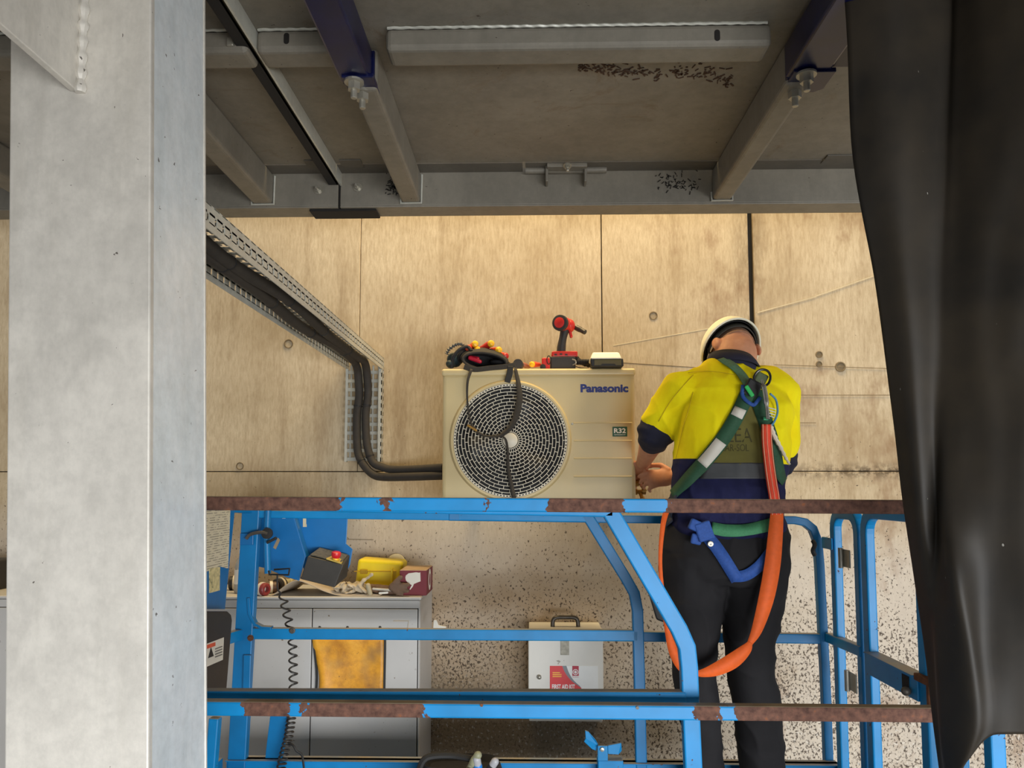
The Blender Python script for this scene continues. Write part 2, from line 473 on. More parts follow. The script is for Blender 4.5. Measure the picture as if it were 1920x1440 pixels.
a, b = P(585, 405, d2 + 0.05).x, P(709, 405, d2 + 0.05).x
obj('splice_plate', G().box((a, d2 + 0.01, zcb - 0.010), (b, dcf - 0.005, zcb)), M_SEAM, plat, bevel=0.004)
def hexbolt(c, axis, r, L, parent, name='bolt'):
    """bolt with washer, nut and thread pointing along axis"""
    g = G().lathe([(r * 1.5, 0), (r * 1.5, L * 0.12)], 16, c, axis).lathe([(r, L * 0.12), (r, L * 0.55)], 6, c, axis)
    g.lathe([(r * 0.5, L * 0.5), (r * 0.5, L), (r * 0.4, L * 1.04)], 10, c, axis)
    return obj(name, g, M_ZINC, parent)
for px, py in ((597, 357), (671, 352)):
    hexbolt(P(px, py, d2), (0, -1, 0), 0.011, 0.03, plat)
# joists between the cross beam and the edge channel
zjb = P(1000, 379, d2).z
d1a = atz(1000, 47, zpl).y
zcr = P(1000, 90, d1a).z
d1b = atz(1000, 125, zcr).y
def joist(xl, xr, y0=None):
    x0, x1 = P(xl, 379, d2).x, P(xr, 379, d2).x
    o = obj('joist', G().box((x0, y0 or d1b + 0.002, zjb), (x1, d2 - 0.001, zpl - 0.001)), M_BEAM, plat, bevel=0.012, seg=3)
    g = G().tube([(x0 - 0.003, d2 - 0.006, zjb + 0.03), (x0 - 0.002, d2 - 0.006, zjb - 0.002), (x1 + 0.003, d2 - 0.006, zjb - 0.002), (x1 + 0.004, d2 - 0.006, zpl - 0.01)], 0.004, 6)
    obj('weld_bead', g, M_TRAY, o, smooth=True)
joist(474, 513, 0.3); joist(753, 789); joist(1335, 1371); joist(60, 100, 0.3)
# cross beam (formed section) with slots
def cross(px0, px1, x0=None, x1=None):
    a = P(px0, 90, d1a).x if x0 is None else x0
    b = P(px1, 90, d1a).x if x1 is None else x1
    o = obj('cross_beam', G().box((a, d1a, zcr), (b, d1b, zpl - 0.001)), M_BEAM, plat, bevel=0.014, seg=3)
    xs_ = np.arange(max(a, -1.5) + .005, min(b, 1.5) - .005, 0.008)
    obj('weld_bead', G().tube([(x, d1a - .001 + .0012 * math.sin(x * 190), zpl - .003) for x in xs_], [0.003 + .0012 * abs(math.sin(x * 37 + 2 * math.sin(x * 91))) for x in xs_], 6), M_TRAY, o, smooth=True)
xsn = xs
cross(0, 0, -6, xsn - 0.010); cross(0, 648, xsn + 0.010, None); cross(722, 1449); 
for px, py in ((537, 72), (1345, 66)):
    c = P(px, py, d1a - 0.001)
    obj('slot', G().cap(c + V((0, 0, 0.008)), 0.007, c - V((0, 0, 0.008)), 0.007, 12, 0.1, (1, 0, 0)), M_SEAM, plat, smooth=True)
c = P(433, 80, d1a); obj('square_bolt', G().box((c.x - 0.009, c.y - 0.008, c.z - 0.012), (c.x + 0.009, c.y + 0.002, c.z + 0.012)), M_ZINC, plat, bevel=0.003)
# seam angles between the two deck units
obj('seam_angle', G().box((xs - 0.008, -2.1, zpl - 0.045), (xs - 0.004, d2 - 0.004, zpl - 0.001)).box((xs - 0.038, -2.1, zpl - 0.045), (xs - 0.004, d2 - 0.004, zpl - 0.041)), M_SEAM, plat)
obj('seam_angle', G().box((xs + 0.004, -2.1, zpl - 0.048), (xs + 0.010, d2 - 0.004, zpl - 0.001)), M_TRAY, plat)
# pipe hinge at the plate edge
c0, c1 = P(985, 320, d2 - 0.03), P(1137, 318, d2 - 0.03)
obj('hinge_pipe', G().tube([c0, c1], 0.0125, 16), M_BEAM, plat, smooth=True)
for px in (1025, 1097):
    q = P(px, 318, d2 - 0.03); obj('hinge_lug', G().box((q.x - 0.005, q.y - 0.03, q.z - 0.055), (q.x + 0.005, q.y + 0.025, q.z + 0.045)), M_BEAM, plat, bevel=0.003)
q0, q1 = P(1025, 305, d2 - 0.05), P(1100, 305, d2 - 0.05)
obj('hinge_bracket', G().box((q0.x, q0.y - 0.03, zpl - 0.016), (q1.x, q0.y + 0.03, zpl - 0.001)), M_BEAM, plat, bevel=0.003)
hexbolt((P(1063, 303, d2 - 0.05).x, d2 - 0.085, zpl - 0.014), (0, -0.4, -1), 0.010, 0.026, plat)
# leaf litter and rust caught on the steel
for px, py, d, w, nn in ((737, 345, d2 - 0.003, 14, 60), (1270, 340, d2 - 0.003, 36, 70)):
    g = G()
    for k in range(nn):
        c = P(px + random.gauss(0, w * 0.5), py + random.gauss(0, 12), d); a = random.random() * math.pi; L = random.uniform(0.004, 0.016)
        g.obox(c, (L, 0.002, 0.0025), Matrix.Rotation(a, 3, 'Y'))
    o = obj('dirt_flakes', g, M_SEAM, plat); o['kind'] = 'stuff'
g = G()
for k in range(190):
    t = random.random(); px = 1085 + 290 * t; py = 128 + 26 * abs(math.sin(t * 4.2)) * t + random.gauss(0, 5 + 5 * t)
    c = atz(px, py, zpl - 0.001); a = random.uniform(-1.4, 1.4); g.obox(c, (random.uniform(0.004, 0.020), random.uniform(0.0015, 0.005), 0.002), Matrix.Rotation(a, 3, 'Z'))
o = obj('dirt_flakes', g, mt('rust_flakes', (74, 52, 36), 0.95), plat); o['kind'] = 'stuff'

# blue struts bolted under the platform
def strut_mat():
    n = N('deep_blue_paint'); p = n.pos(); f = n.noise(p, 14, 4)
    n.color(n.ramp(f, [(0.3, lin((7, 11, 46))), (0.7, lin((13, 20, 68)))])); return n.set(0.28, 0.0, 0.5)
M_DBLUE = strut_mat()
def strut(pl, pr, de, zb, label, bolts):
    x0, x1 = P(pl, 170, de).x, P(pr, 170, de).x
    t = empty('blue_strut', ((x0 + x1) / 2, de, zb), label, 'strut')
    obj('beam', G().box((x0, -2.1, zb), (x1, de - 0.06, zpl - 0.0125)), M_DBLUE, t, bevel=0.006)
    w = x1 - x0
    obj('foot_plate', G().prism([(x0 + 0.01, de - 0.10, zb - 0.006), (x1 + 0.012, de - 0.10, zb - 0.006), (x1 + 0.012, de - 0.015, zb - 0.006), (x1 - 0.01, de + 0.004, zb - 0.006), (x0 + 0.03, de + 0.004, zb - 0.006), (x0 + 0.01, de - 0.04, zb - 0.006)], (0, 0, 0.012)), M_DBLUE, t, bevel=0.002)
    obj('end_plate', G().box((x0 + 0.005, de - 0.060, zb), (x1 + 0.006, de - 0.046, zpl - 0.0125)), M_DBLUE, t, bevel=0.002)
    for bx, by in bolts:
        c = atz(bx, by, zb - 0.006); hexbolt(c, (0, 0, -1), 0.017, 0.045, t)
    return t
de = 1.99
zb = P(690, 178, de).z
strut(650, 706, de, zb, 'deep blue steel strut with hanging bolt, left under the platform', [(664, 152), (680, 172)])
t = strut(1458, 1532, de, zb, 'deep blue steel strut with two hanging bolts beside the black curtain', [(1512, 138), (1490, 168)])
x0 = P(1541, 150, 1.9).x
obj('dark_packing_box', G().box((x0, -2.0, zb + 0.01), (x0 + 0.10, 1.90, zpl - 0.0125)), mt('blue_black_paint', (14, 17, 46), 0.4), t, bevel=0.004)

# ------------------------------------------------------------------ galvanised column
dc = 1.3; db = 1.535
def line(a, b, d, z):
    p, q = P(*a, d), P(*b, d); k = (z - p.z) / (q.z - p.z); return p.x + (q.x - p.x) * k
def colx(z): return (line((19, 60), (8, 1440), dc, z), line((283, 0), (278, 1440), dc, z), line((392, 0), (388, 1440), db, z))
z0, z1 = 0.0, zpl - 0.001
l0, m0, r0 = colx(z0); l1, m1, r1 = colx(z1)
colm = empty('steel_column', ((l0 + m0) / 2, dc, 0), 'wide pale grey galvanised column filling the left side, near the camera', 'column')
def slab(xa0, xb0, xa1, xb1, ya, yb):
    return G().hexa([(xa0, ya, z0), (xb0, ya, z0), (xb0, yb, z0), (xa0, yb, z0), (xa1, ya, z1), (xb1, ya, z1), (xb1, yb, z1), (xa1, yb, z1)])
obj('front_flange', slab(l0, m0, l1, m1, dc, dc + 0.016), M_COL, colm, bevel=0.003)
rb0, rb1 = r0, r1
obj('side_plate', slab(l0 + 0.02, m0 - 0.002, l1 + 0.02, m1 - 0.002, dc + 0.0165, db - 0.008), M_COLB, colm, bevel=0.002)
obj('rear_flange', slab(l0, m0, l1, m1, db - 0.008, db), M_COL, colm, bevel=0.002)
# gusset plate with weld on the column's face
wx = P(147, 170, dc).x; wz = P(147, 172, dc).z
obj('gusset_plate', G().box((wx - 0.014, dc - 0.75, wz), (wx, dc - 0.001, z1)), M_COL, colm, bevel=0.002)
g = G(); zz = wz - 0.004; pts = []
while zz < z1: pts.append((wx + 0.006, dc - 0.004, zz)); zz += 0.006
rr = [0.0085 + 0.002 * math.sin(i * 1.3) + random.uniform(-0.001, 0.001) for i in range(len(pts))]
obj('weld_bead', g.tube(pts, rr, 8), M_COL, colm, smooth=True)

# ------------------------------------------------------------------ black rubber curtain
rows = [  # y, [(x, d) ...] left edge, belly, fold, strip, ridge, right, far right
    (-420, [(1560, 1.62), (1660, 1.595), (1772, 1.615), (1800, 1.60), (1860, 1.55), (1960, 1.50), (2150, 1.42)]),
    (0,    [(1584, 1.62), (1670, 1.595), (1772, 1.61), (1800, 1.59), (1860, 1.54), (1960, 1.49), (2150, 1.42)]),
    (300,  [(1600, 1.63), (1680, 1.59), (1760, 1.60), (1790, 1.585), (1850, 1.54), (1960, 1.49), (2150, 1.42)]),
    (520,  [(1640, 1.64), (1695, 1.595), (1752, 1.60), (1785, 1.585), (1850, 1.54), (1960, 1.49), (2150, 1.42)]),
    (740,  [(1670, 1.65), (1710, 1.60), (1750, 1.60), (1785, 1.58), (1850, 1.54), (1960, 1.49), (2150, 1.42)]),
    (960,  [(1698, 1.66), (1726, 1.60), (1756, 1.60), (1776, 1.56), (1840, 1.53), (1960, 1.48), (2150, 1.42)]),
    (1080, [(1716, 1.66), (1738, 1.61), (1760, 1.585), (1790, 1.52), (1845, 1.53), (1960, 1.48), (2150, 1.42)]),
    (1220, [(1736, 1.66), (1752, 1.62), (1762, 1.58), (1815, 1.51), (1850, 1.52), (1960, 1.48), (2150, 1.42)]),
    (1375, [(1754, 1.66), (1764, 1.63), (1770, 1.58), (1826, 1.51), (1862, 1.51), (1960, 1.48), (2150, 1.42)]),
    (1450, [(1764, 1.66), (1772, 1.63), (1778, 1.58), (1808, 1.53), (1862, 1.51), (1960, 1.48), (2150, 1.42)]),
]
keys = []
for y, r_ in rows:
    keys.append([(y, x, d) for x, d in r_])
nu, nv = 8, 8
across = [[np.array(q) for q in spline(k, nu)] for k in keys]
grid = []
for j in range(len(across[0])):
    grid.append(spline([a[j] for a in across], nv))
g = G(); nr = len(grid[0]); nc = len(grid)
def hem(x):
    t = min(1, max(0, (x - 1800) / 70)); return 1450 - 74 * math.sin(t * math.pi / 2)
vs = []; fs = []
for j in range(nc):
    for i in range(nr):
        y, x, d = grid[j][i]
        if y > 1220: y = 1220 + (y - 1220) * (hem(grid[j][-1][1]) - 1220) / 230
        vs.append(P(x, y, d) + V((0, 0.004 * mnoise.noise(V((x * 0.02, y * 0.006, 0))), 0)))
for j in range(nc - 1):
    for i in range(nr - 1):
        fs.append((j * nr + i, j * nr + i + 1, (j + 1) * nr + i + 1, (j + 1) * nr + i))
g.add(vs, fs)
def rubber():
    n = N('dusty_black_rubber'); p = n.pos()
    f = n.noise(p, 4, 5, 0.6); c = n.ramp(f, [(0.3, lin((27, 24, 20))), (0.72, lin((54, 46, 34)))])
    s = n.noise(n.map(p, (1, 1, 0.4), rot=(0, 0.5, 0)), 95, 2, 0.5)
    c = n.mix(n.mrange(s, 0.775, 0.79), c, lin((150, 148, 140)))
    n.color(c); n.bump(n.noise(p, 12, 3), 0.1, 0.004); return n.set(0.55, 0, 0.35)
o = obj('rubber_curtain', g, rubber(), None, smooth=True, thick=0.006, ang=60)
tag(o, 'black rubber strip curtain hanging in folds at the right edge', 'curtain')

# ------------------------------------------------------------------ cable tray
tx0, tx1 = P(651, 690, 3.57).x, P(718, 690, 3.57).x
tzt, tzb = P(719, 671, 3.57).z, P(719, 693, 3.57).z
tray = empty('cable_tray', ((tx0 + tx1) / 2, 3.58, tzb), 'galvanised perforated cable tray running under the platform and down the wall', 'cable tray')
YN = 1.56
def flange_h(x, name='side_flange'):
    """side flange of the horizontal run, with a row of punched holes"""
    g = G(); t = 0.0025; h = tzt - tzb
    g.box((x, YN, tzt - 0.021), (x + t, 3.585, tzt)); g.box((x, YN, tzb), (x + t, 3.585, tzb + 0.019))
    y = YN
    while y < 3.58:
        g.box((x, y, tzb + 0.016), (x + t, y + 0.029, tzt - 0.016)); y += 0.042
    return obj(name, g, M_TRAY, tray)
flange_h(tx0); flange_h(tx1 - 0.0025)
r0_ = None; y = YN + 0.02
while y < 3.56:
    if r0_ is None:
        g = G()
        for k in range(4):
            w = (tx1 - tx0) / 4; g.box((tx0 + k * w + 0.010, y, tzt - 0.002), (tx0 + (k + 1) * w, y + 0.030, tzt + 0.001))
        g.box((tx0, y, tzt - 0.002), (tx1, y + 0.014, tzt + 0.0012))
        r0_ = obj('base_rung', g, M_TRAY, tray)
    else: share(r0_, 'base_rung', tray, (WORLD[r0_.name].x, y + 0.015, WORLD[r0_.name].z))
    y += 0.045
obj('base_edge', G().box((tx0, YN, tzt), (tx0 + 0.02, 3.585, tzt + 0.0015)), M_TRAY, tray)
obj('base_edge', G().box((tx1 - 0.02, YN, tzt), (tx1, 3.585, tzt + 0.0015)), M_TRAY, tray)
# vertical run on the wall
zv0 = P(680, 866, 3.57).z
for x in (tx0, tx1 - 0.0025):
    g = G(); ya, yb = 3.545, 3.592
    g.box((x, ya, zv0), (x + 0.0025, ya + 0.012, tzb)); g.box((x, yb - 0.012, zv0), (x + 0.0025, yb, tzb))
    z = zv0
    while z < tzb: g.box((x, ya, z), (x + 0.0025, yb, min(z + 0.020, tzb))); z += 0.036
    sgn = 1 if x == tx0 else -1
    g.box((x, ya - 0.002, zv0), (x + sgn * 0.012, ya, tzb))
    obj('side_flange', g, M_TRAY, tray)
r0_ = None; z = zv0 + 0.005
while z < tzb - 0.01:
    if r0_ is None:
        g = G().box((tx0 + 0.002, 3.582, z), (tx1 - 0.002, 3.592, z + 0.016))
        for k in range(6): g.box((tx0 + 0.012 + k * 0.026, 3.588, z + 0.014), (tx0 + 0.020 + k * 0.026, 3.592, z + 0.042))
        r0_ = obj('base_rung', g, M_TRAY, tray)
    else: share(r0_, 'base_rung', tray, (WORLD[r0_.name].x, WORLD[r0_.name].y, z))
    z += 0.041
# insulated pipes
M_PIPE = mt('black_foam_insulation', (52, 47, 41), 0.75, 0, 0.15, 30)
acl = P(828, 880, 3.3).x
def pipe(dx, rad, dz, ylo, label, zr):
    xc = (tx0 + tx1) / 2 + dx; zt = tzb + 0.020 + dz
    pts = [(xc + 0.012 * math.sin(y * 5 + dx * 90), y, zt - 0.008 * math.sin(y * 4.1) ** 2) for y in np.linspace(YN + 0.02, 3.36, 26)]
    pts += [(xc, 3.44, zt - 0.004), (xc, 3.50, zt - 0.03), (xc, 3.53, zt - 0.085), (xc, 3.545, zt - 0.15), (xc - 0.010, 3.548, zt - 0.24), (xc - 0.006, 3.545, zr + 0.16)]
    pts += [(xc + 0.004, 3.540, zr + 0.10), (xc + 0.03, 3.53, zr + 0.045 - dx * 0.5), (xc + 0.075, 3.52, zr + 0.012), (xc + 0.13, 3.50, zr), (xc + 0.25, 3.42, zr), (acl + 0.012, 3.30, zr + 0.004)]
    sp = spline(pts, 4)
    t = empty('insulated_pipe', (xc, 3.54, zr), label, 'pipe', 'insulated refrigerant pipes')
    obj('insulation', G().tube(sp, rad, 12), M_PIPE, t, smooth=True)
    for k in (18, 42, 66, 90, 118, 130):
        if k < len(sp) - 1:
            a, b = V(sp[k]), V(sp[k + 1]); u = (b - a).normalized()
            obj('cable_tie', G().tube([a, a + u * 0.006], rad + 0.0022, 12), M_BLACK, t, smooth=True)
zr0 = P(800, 894, 3.42).z
pipe(-0.020, 0.0185, 0.0, 0, 'black insulated pipe, lower one of the pair entering the unit', zr0)
pipe(0.021, 0.0180, 0.006, 0, 'black insulated pipe, upper one of the pair entering the unit', zr0 + 0.034)

# ------------------------------------------------------------------ outdoor air conditioning unit
da = 3.10
ax0, ax1 = P(829, 820, da).x, P(1191.5, 820, da).x
az1, az0 = P(1010, 691, da).z, P(1010, 958, da).z
AZ = az1
M_AC = mt('cream_enamel', (206, 186, 138), 0.38, 0, 0.03, 6)
M_ACL = mt('cream_plastic', (222, 214, 194), 0.4, 0, 0.02, 8)
M_DARK = mt('dark_interior', (14, 14, 16), 0.7)
M_LOGO = mt('navy_print', (18, 40, 120), 0.5, 0, 0.03)
ac = empty('outdoor_unit', ((ax0 + ax1) / 2, da + 0.145, az0), 'cream outdoor air conditioning unit with round fan grille on wall brackets', 'air conditioner')
obj('casing', G().box((ax0, da, az0 + 0.012), (ax1, da + 0.29, az1 - 0.022)), M_AC, ac, bevel=0.016, seg=4)
obj('top_lid', G().box((ax0 - 0.004, da - 0.005, az1 - 0.030), (ax1 + 0.004, da + 0.295, az1)), M_AC, ac, bevel=0.010, seg=4)
obj('base_pan', G().box((ax0 - 0.002, da - 0.004, az0), (ax1 + 0.002, da + 0.292, az0 + 0.026)), M_AC, ac, bevel=0.004)
gc = P(957, 826, da)
RO = 112 * da / F
gy = da - 0.004
obj('grille_surround', G().lathe([(RO - 0.012, 0), (RO + 0.006, 0), (RO + 0.006, 0.004), (RO - 0.002, 0.014), (RO - 0.010, 0.014), (RO - 0.012, 0.006), (RO - 0.012, 0)], 72, (gc.x, da + 0.001, gc.z), (0, -1, 0), False), M_AC, ac, smooth=True)
obj('fan_opening', G().lathe([(RO - 0.012, 0.0), (RO - 0.012, 0.002), (0, 0.002)], 72, (gc.x, da + 0.0005, gc.z), (0, -1, 0)), M_DARK, ac)
fan = G()
for k in range(3):
    pts_a = []; 
    for i in range(7):
        t = i / 6; r_ = 0.05 + 0.145 * t; th = 2 * math.pi * k / 3 + 0.5 + 0.35 * t
        for e, dy in ((0, 0.0), (1.15 - 0.25 * t, 0.0015)):
            pts_a.append((gc.x + r_ * math.cos(th + e), da - 0.0030 - dy, gc.z + r_ * math.sin(th + e)))
    fan.rings([[V(pts_a[2 * i]), V(pts_a[2 * i + 1])] for i in range(7)], closed=False, cap=False)
obj('fan_blade', fan, mt('fan_grey', (40, 40, 42), 0.5), ac, smooth=True, thick=0.001)
# grille: rings and staggered spokes
gg = G(); yg = da - 0.012
radii = [0.034 + i * (RO - 0.030 - 0.034) / 13 for i in range(14)]
def ring(g, r_, w, y0, y1, n=96):
    vs = []; fs = []
    for k in range(n):
        c, s_ = math.cos(2 * math.pi * k / n), math.sin(2 * math.pi * k / n)
        for rr, yy in ((r_ - w, y1), (r_ - w, y0), (r_ + w, y0), (r_ + w, y1)): vs.append((gc.x + rr * c, yy, gc.z + rr * s_))
    for k in range(n):
        a, b = 4 * k, 4 * ((k + 1) % n)
        for j in range(3): fs.append((a + j, a + j + 1, b + j + 1, b + j))
    g.add(vs, fs)
for r_ in radii + [RO - 0.020, RO - 0.013]: ring(gg, r_, 0.0012, yg, yg + 0.006)
for i in range(13):
    nsp = 30
    for k in range(nsp):
        th = 2 * math.pi * (k + 0.5 * (i % 2) + 0.12 * i) / nsp
        u = V((math.cos(th), 0, math.sin(th)))
        a = V((gc.x, yg + 0.0035, gc.z)) + u * radii[i]; b = V((gc.x, yg + 0.0035, gc.z)) + u * radii[i + 1]
        gg.bar([a, b], 0.0022, 0.005, (0, 1, 0))
for k in range(110):
    th = 2 * math.pi * k / 110; u = V((math.cos(th), 0, math.sin(th)))
    gg.bar([V((gc.x, yg + 0.003, gc.z)) + u * (RO - 0.020), V((gc.x, yg + 0.003, gc.z)) + u * (RO - 0.013)], 0.0065, 0.004, (0, 1, 0))
for k in range(40):
    th = 2 * math.pi * k / 40; u = V((math.cos(th), 0, math.sin(th)))
    gg.bar([V((gc.x, yg + 0.003, gc.z)) + u * radii[-1], V((gc.x, yg + 0.003, gc.z)) + u * (RO - 0.02)], 0.0024, 0.004, (0, 1, 0))
obj('fan_grille', gg, M_ACL, ac)
obj('grille_hub', G().lathe([(0.030, 0), (0.030, 0.006), (0.026, 0.009), (0, 0.010)], 32, (gc.x, yg + 0.004, gc.z), (0, -1, 0)), M_ACL, ac, smooth=True)
for py in (793, 826.5, 859.5, 893.5):
    a, b = P(1077, py, da - 0.001), P(1184, py, da - 0.001)
    obj('panel_rib', G().cap(a, 0.0030, b, 0.0030, 10), M_AC, ac, smooth=True)
q = P(1073, 795, da); obj('screw', G().lathe([(0.005, 0), (0.004, 0.003), (0, 0.003)], 12, (q.x, da, q.z), (0, -1, 0)), M_ZINC, ac)
a, b = P(1088.5, 736, da), P(1178, 720, da)
text_obj('Panasonic', 'brand_lettering', M_LOGO, ac, a.x, a.z, b.x - a.x, b.z - a.z, da - 0.0012, 0.045)
a, b = P(1148.5, 818.5, da), P(1176, 800, da)
M_GRN = mt('dark_green_label', (22, 84, 62), 0.5, 0, 0.04)
lab = obj('refrigerant_label', G().box((a.x, da - 0.0012, a.z), (b.x, da + 0.001, b.z)), M_GRN, ac, bevel=0.0012)
w, h = b.x - a.x, b.z - a.z
M_WHITE = mt('white_print', (236, 236, 232), 0.5, 0, 0.02)
text_obj('R32', 'label_lettering', M_WHITE, lab, a.x + w * .10, a.z + h * .34, w * .8, h * .5, da - 0.0018, 0.03)
text_obj('REFRIGERANT', 'label_lettering', M_WHITE, lab, a.x + w * .12, a.z + h * .13, w * .76, h * .1, da - 0.0018, 0.01)
# service valves on the right side
M_BRASS = mt('brass', (168, 130, 66), 0.35, 0.8, 0.15)
for py, dd in ((880, 3.20), (906, 3.17), (922, 3.22)):
    q = P(1194, py, dd); q.x = ax1 + 0.001
    g = G().lathe([(0.013, 0), (0.013, 0.02), (0.009, 0.022), (0.009, 0.04), (0.012, 0.042), (0.012, 0.055), (0.006, 0.057)], 8, q, (1, -0.15, 0))
    g.lathe([(0.008, 0), (0.008, 0.03), (0.010, 0.032), (0.010, 0.042), (0, 0.043)], 8, q + V((0.03, 0, 0)), (0.2, -0.6, -0.7))
    obj('service_valve', g, M_BRASS, ac, smooth=True, ang=30)
# wall brackets under the unit
M_BRK = mt('dark_bracket', (52, 48, 42), 0.6)
for px in (880, 1003, 1150):
    x = P(px, 965, da + 0.1).x
    if px != 1003:
        t = empty('unit_bracket', (x, D, az0 - 0.05), 'pale foot and steel wall bracket under the %s of the outdoor unit' % ('left end' if px < 1000 else 'right end'), 'bracket')
        obj('arm', G().box((x - 0.018, da + 0.01, az0 - 0.040), (x + 0.018, D - 0.001, az0 - 0.018)).box((x - 0.018, D - 0.012, az0 - 0.04), (x + 0.018, D - 0.001, az0 + 0.30)), M_BRK, t, bevel=0.002)
        obj('rubber_foot', G().lathe([(0.026, 0), (0.022, 0.012), (0.022, 0.018)], 16, (x, da + 0.06, az0 - 0.018), (0, 0, 1)), M_ACL, t, smooth=True)

# ------------------------------------------------------------------ tools lying on the unit
M_POUCH = mt('black_nylon', (30, 29, 31), 0.8, 0, 0.25, 60, bump=0.2)
M_TEAL = mt('teal_black_nylon', (26, 46, 50), 0.7, 0, 0.3, 40)
M_WEB = mt('dark_webbing', (58, 53, 46), 0.85, 0, 0.15, 120)
M_RED = mt('red_plastic', (196, 38, 30), 0.4, 0, 0.1, 30)
M_ORG = mt('orange_red_grip', (226, 84, 46), 0.45, 0, 0.12, 30)
M_YEL = mt('yellow_plastic', (246, 190, 40), 0.4, 0, 0.08, 30)
pd = 3.17
pz = AZ
pouch = empty('tool_pouch', (P(890, 690, pd).x, pd, pz), 'black nylon tool pouch lying open on the unit, strap hanging over the grille', 'tool pouch')
def lump(g, px, py, d, rx, ry, rz, rot=0): g.sphere(P(px, py, d), (rx, ry, rz), Matrix.Rotation(R(rot), 3, 'Y'), 16, 10)
# body with an open mouth towards the camera
rs = []
for t, (cx, cy, w, h, dd) in enumerate(((909, 678, 40, 17, 3.10), (909, 677, 45, 21, 3.12), (908, 675, 46, 23, 3.16), (904, 674, 44, 22, 3.24), (900, 676, 36, 16, 3.32), (898, 680, 8, 4, 3.34))):
    rs.append([P(cx + w * math.cos(2 * math.pi * k / 28), cy - h * math.sin(2 * math.pi * k / 28) * (1.0 if math.sin(2 * math.pi * k / 28) > 0 else 0.72) + 4 * math.cos(2 * math.pi * k / 28), dd) for k in range(28)])
inner = [[P(909 + w * math.cos(2 * math.pi * k / 28), 677 - h * math.sin(2 * math.pi * k / 28) + 4 * math.cos(2 * math.pi * k / 28), dd) for k in range(28)] for w, h, dd in ((28, 9, 3.24), (34, 12, 3.14), (37, 14, 3.105))]
obj('body', G().rings(inner + rs), M_POUCH, pouch, smooth=True)
rim = [P(909 + 41 * math.cos(a), 677 - 16 * math.sin(a) + 4 * math.cos(a), 3.10) for a in np.linspace(0, 2 * math.pi, 33)]
obj('mouth_binding', G().tube(rim, 0.0055, 8), M_WEB, pouch, smooth=True)
g = G(); lump(g, 852, 675, 3.2, 0.032, 0.06, 0.030, 20); obj('side_pocket', g, M_TEAL, pouch, smooth=True)
for a_ in ((845, 683, 3.16, 0.02, 0.05, 0.016, 0), (866, 668, 3.2, 0.018, 0.06, 0.045, 35), (940, 682, 3.18, 0.05, 0.05, 0.014, 10)):
    g = G(); lump(g, *a_); obj('side_pocket', g, M_TEAL if a_[0] < 850 else M_POUCH, pouch, smooth=True)
obj('pocket_edge', G().tube(spline([P(846, 690, 3.13), P(850, 670, 3.12), P(862, 655, 3.12), P(876, 650, 3.13), P(884, 658, 3.12)], 5), 0.007, 8), M_POUCH, pouch, smooth=True)
cpts = spline([P(837, 664, 3.15), P(842, 655, 3.15), P(853, 647, 3.15), (P(864, 645, 3.15)), P(872, 652, 3.15)], 12)
obj('ribbed_coil', G().tube(cpts, [0.0065 + 0.0028 * math.sin(i * 1.25) for i in range(len(cpts))], 10), mt('grey_coil', (86, 86, 84), 0.4), pouch, smooth=True)
obj('belt_edge', G().bar(spline([P(870, 688, 3.09), P(890, 693, 3.085), (P(920, 690, 3.085)), P(950, 687, 3.085), P(966, 684, 3.09)], 5), 0.020, 0.006, (0, 1, 0)), M_WEB, pouch, smooth=True, bevel=0.001)
obj('hook_and_loop_tab', G().bar([P(957, 687, 3.085), P(956, 700, 3.082), P(951, 717, 3.080)], 0.024, 0.010, (0, 1, 0)), M_BLACK, pouch, bevel=0.002)
def hang(pts, ws, name, mat=M_WEB):
    sp = spline([(x, y, d, w) for (x, y, d), w in zip(pts, ws)], 6)
    pp = [P(a[0], a[1], a[2]) for a in sp]; sides = []
    for i in range(len(pp)):
        t = (pp[min(i + 1, len(pp) - 1)] - pp[max(i - 1, 0)]).normalized(); sides.append(t.cross(V((0, -1, 0.15))).normalized())
    return obj(name, ribbon_g(pp, sides, [a[3] for a in sp]), mat, pouch, smooth=True, thick=0.0025)
hang([(884, 692, 3.08), (877, 715, 3.07), (876, 745, 3.07), (879, 775, 3.07), (884, 795, 3.07), (891, 806, 3.07)], [0.012, 0.010, 0.008, 0.007, 0.008, 0.014], 'strap')
hang([(966, 690, 3.08), (973, 725, 3.065), (974, 752, 3.06), (966, 785, 3.06), (953, 806, 3.06), (936, 817, 3.065), (912, 818, 3.07), (894, 810, 3.07)], [0.012, 0.020, 0.025, 0.024, 0.02, 0.012, 0.010, 0.012], 'strap')
hang([(938, 816, 3.065), (948, 824, 3.07), (952, 845, 3.075), (953, 880, 3.075), (959, 910, 3.075), (964, 934, 3.07)], [0.006, 0.008, 0.010, 0.014, 0.016, 0.018], 'strap')
obj('buckle', G().bar([P(876, 797, 3.062), P(894, 808, 3.062)], 0.009, 0.006, (0, 1, 0)), M_BRASS, pouch, bevel=0.002)
def cyl_thing(name, label, cat, a, b, r_, mats, group=None, cap_r=None):
    """screwdriver: tapering grip from a to b with a coloured end cap at b and a blade behind a"""
    a, b = V(a), V(b); u = (b - a).normalized(); L = (b - a).length
    t = empty(name, a, label, cat, group)
    obj('handle', G().lathe([(r_ * 0.62, 0), (r_ * 0.8, L * .12), (r_ * 0.78, L * .3), (r_, L * .6), (r_ * 0.95, L * .86)], 14, a, u), mats[0], t, smooth=True)
    obj('end_cap', G().lathe([(r_ * 0.95, L * .86), (r_ * 0.98, L * .93), (r_ * 0.7, L), (0, L * 1.03)], 14, a, u), mats[1], t, smooth=True)
    obj('blade', G().tube([a - u * 0.09, a + u * 0.005], 0.003, 8), M_ZINC, t, smooth=True)
    return t
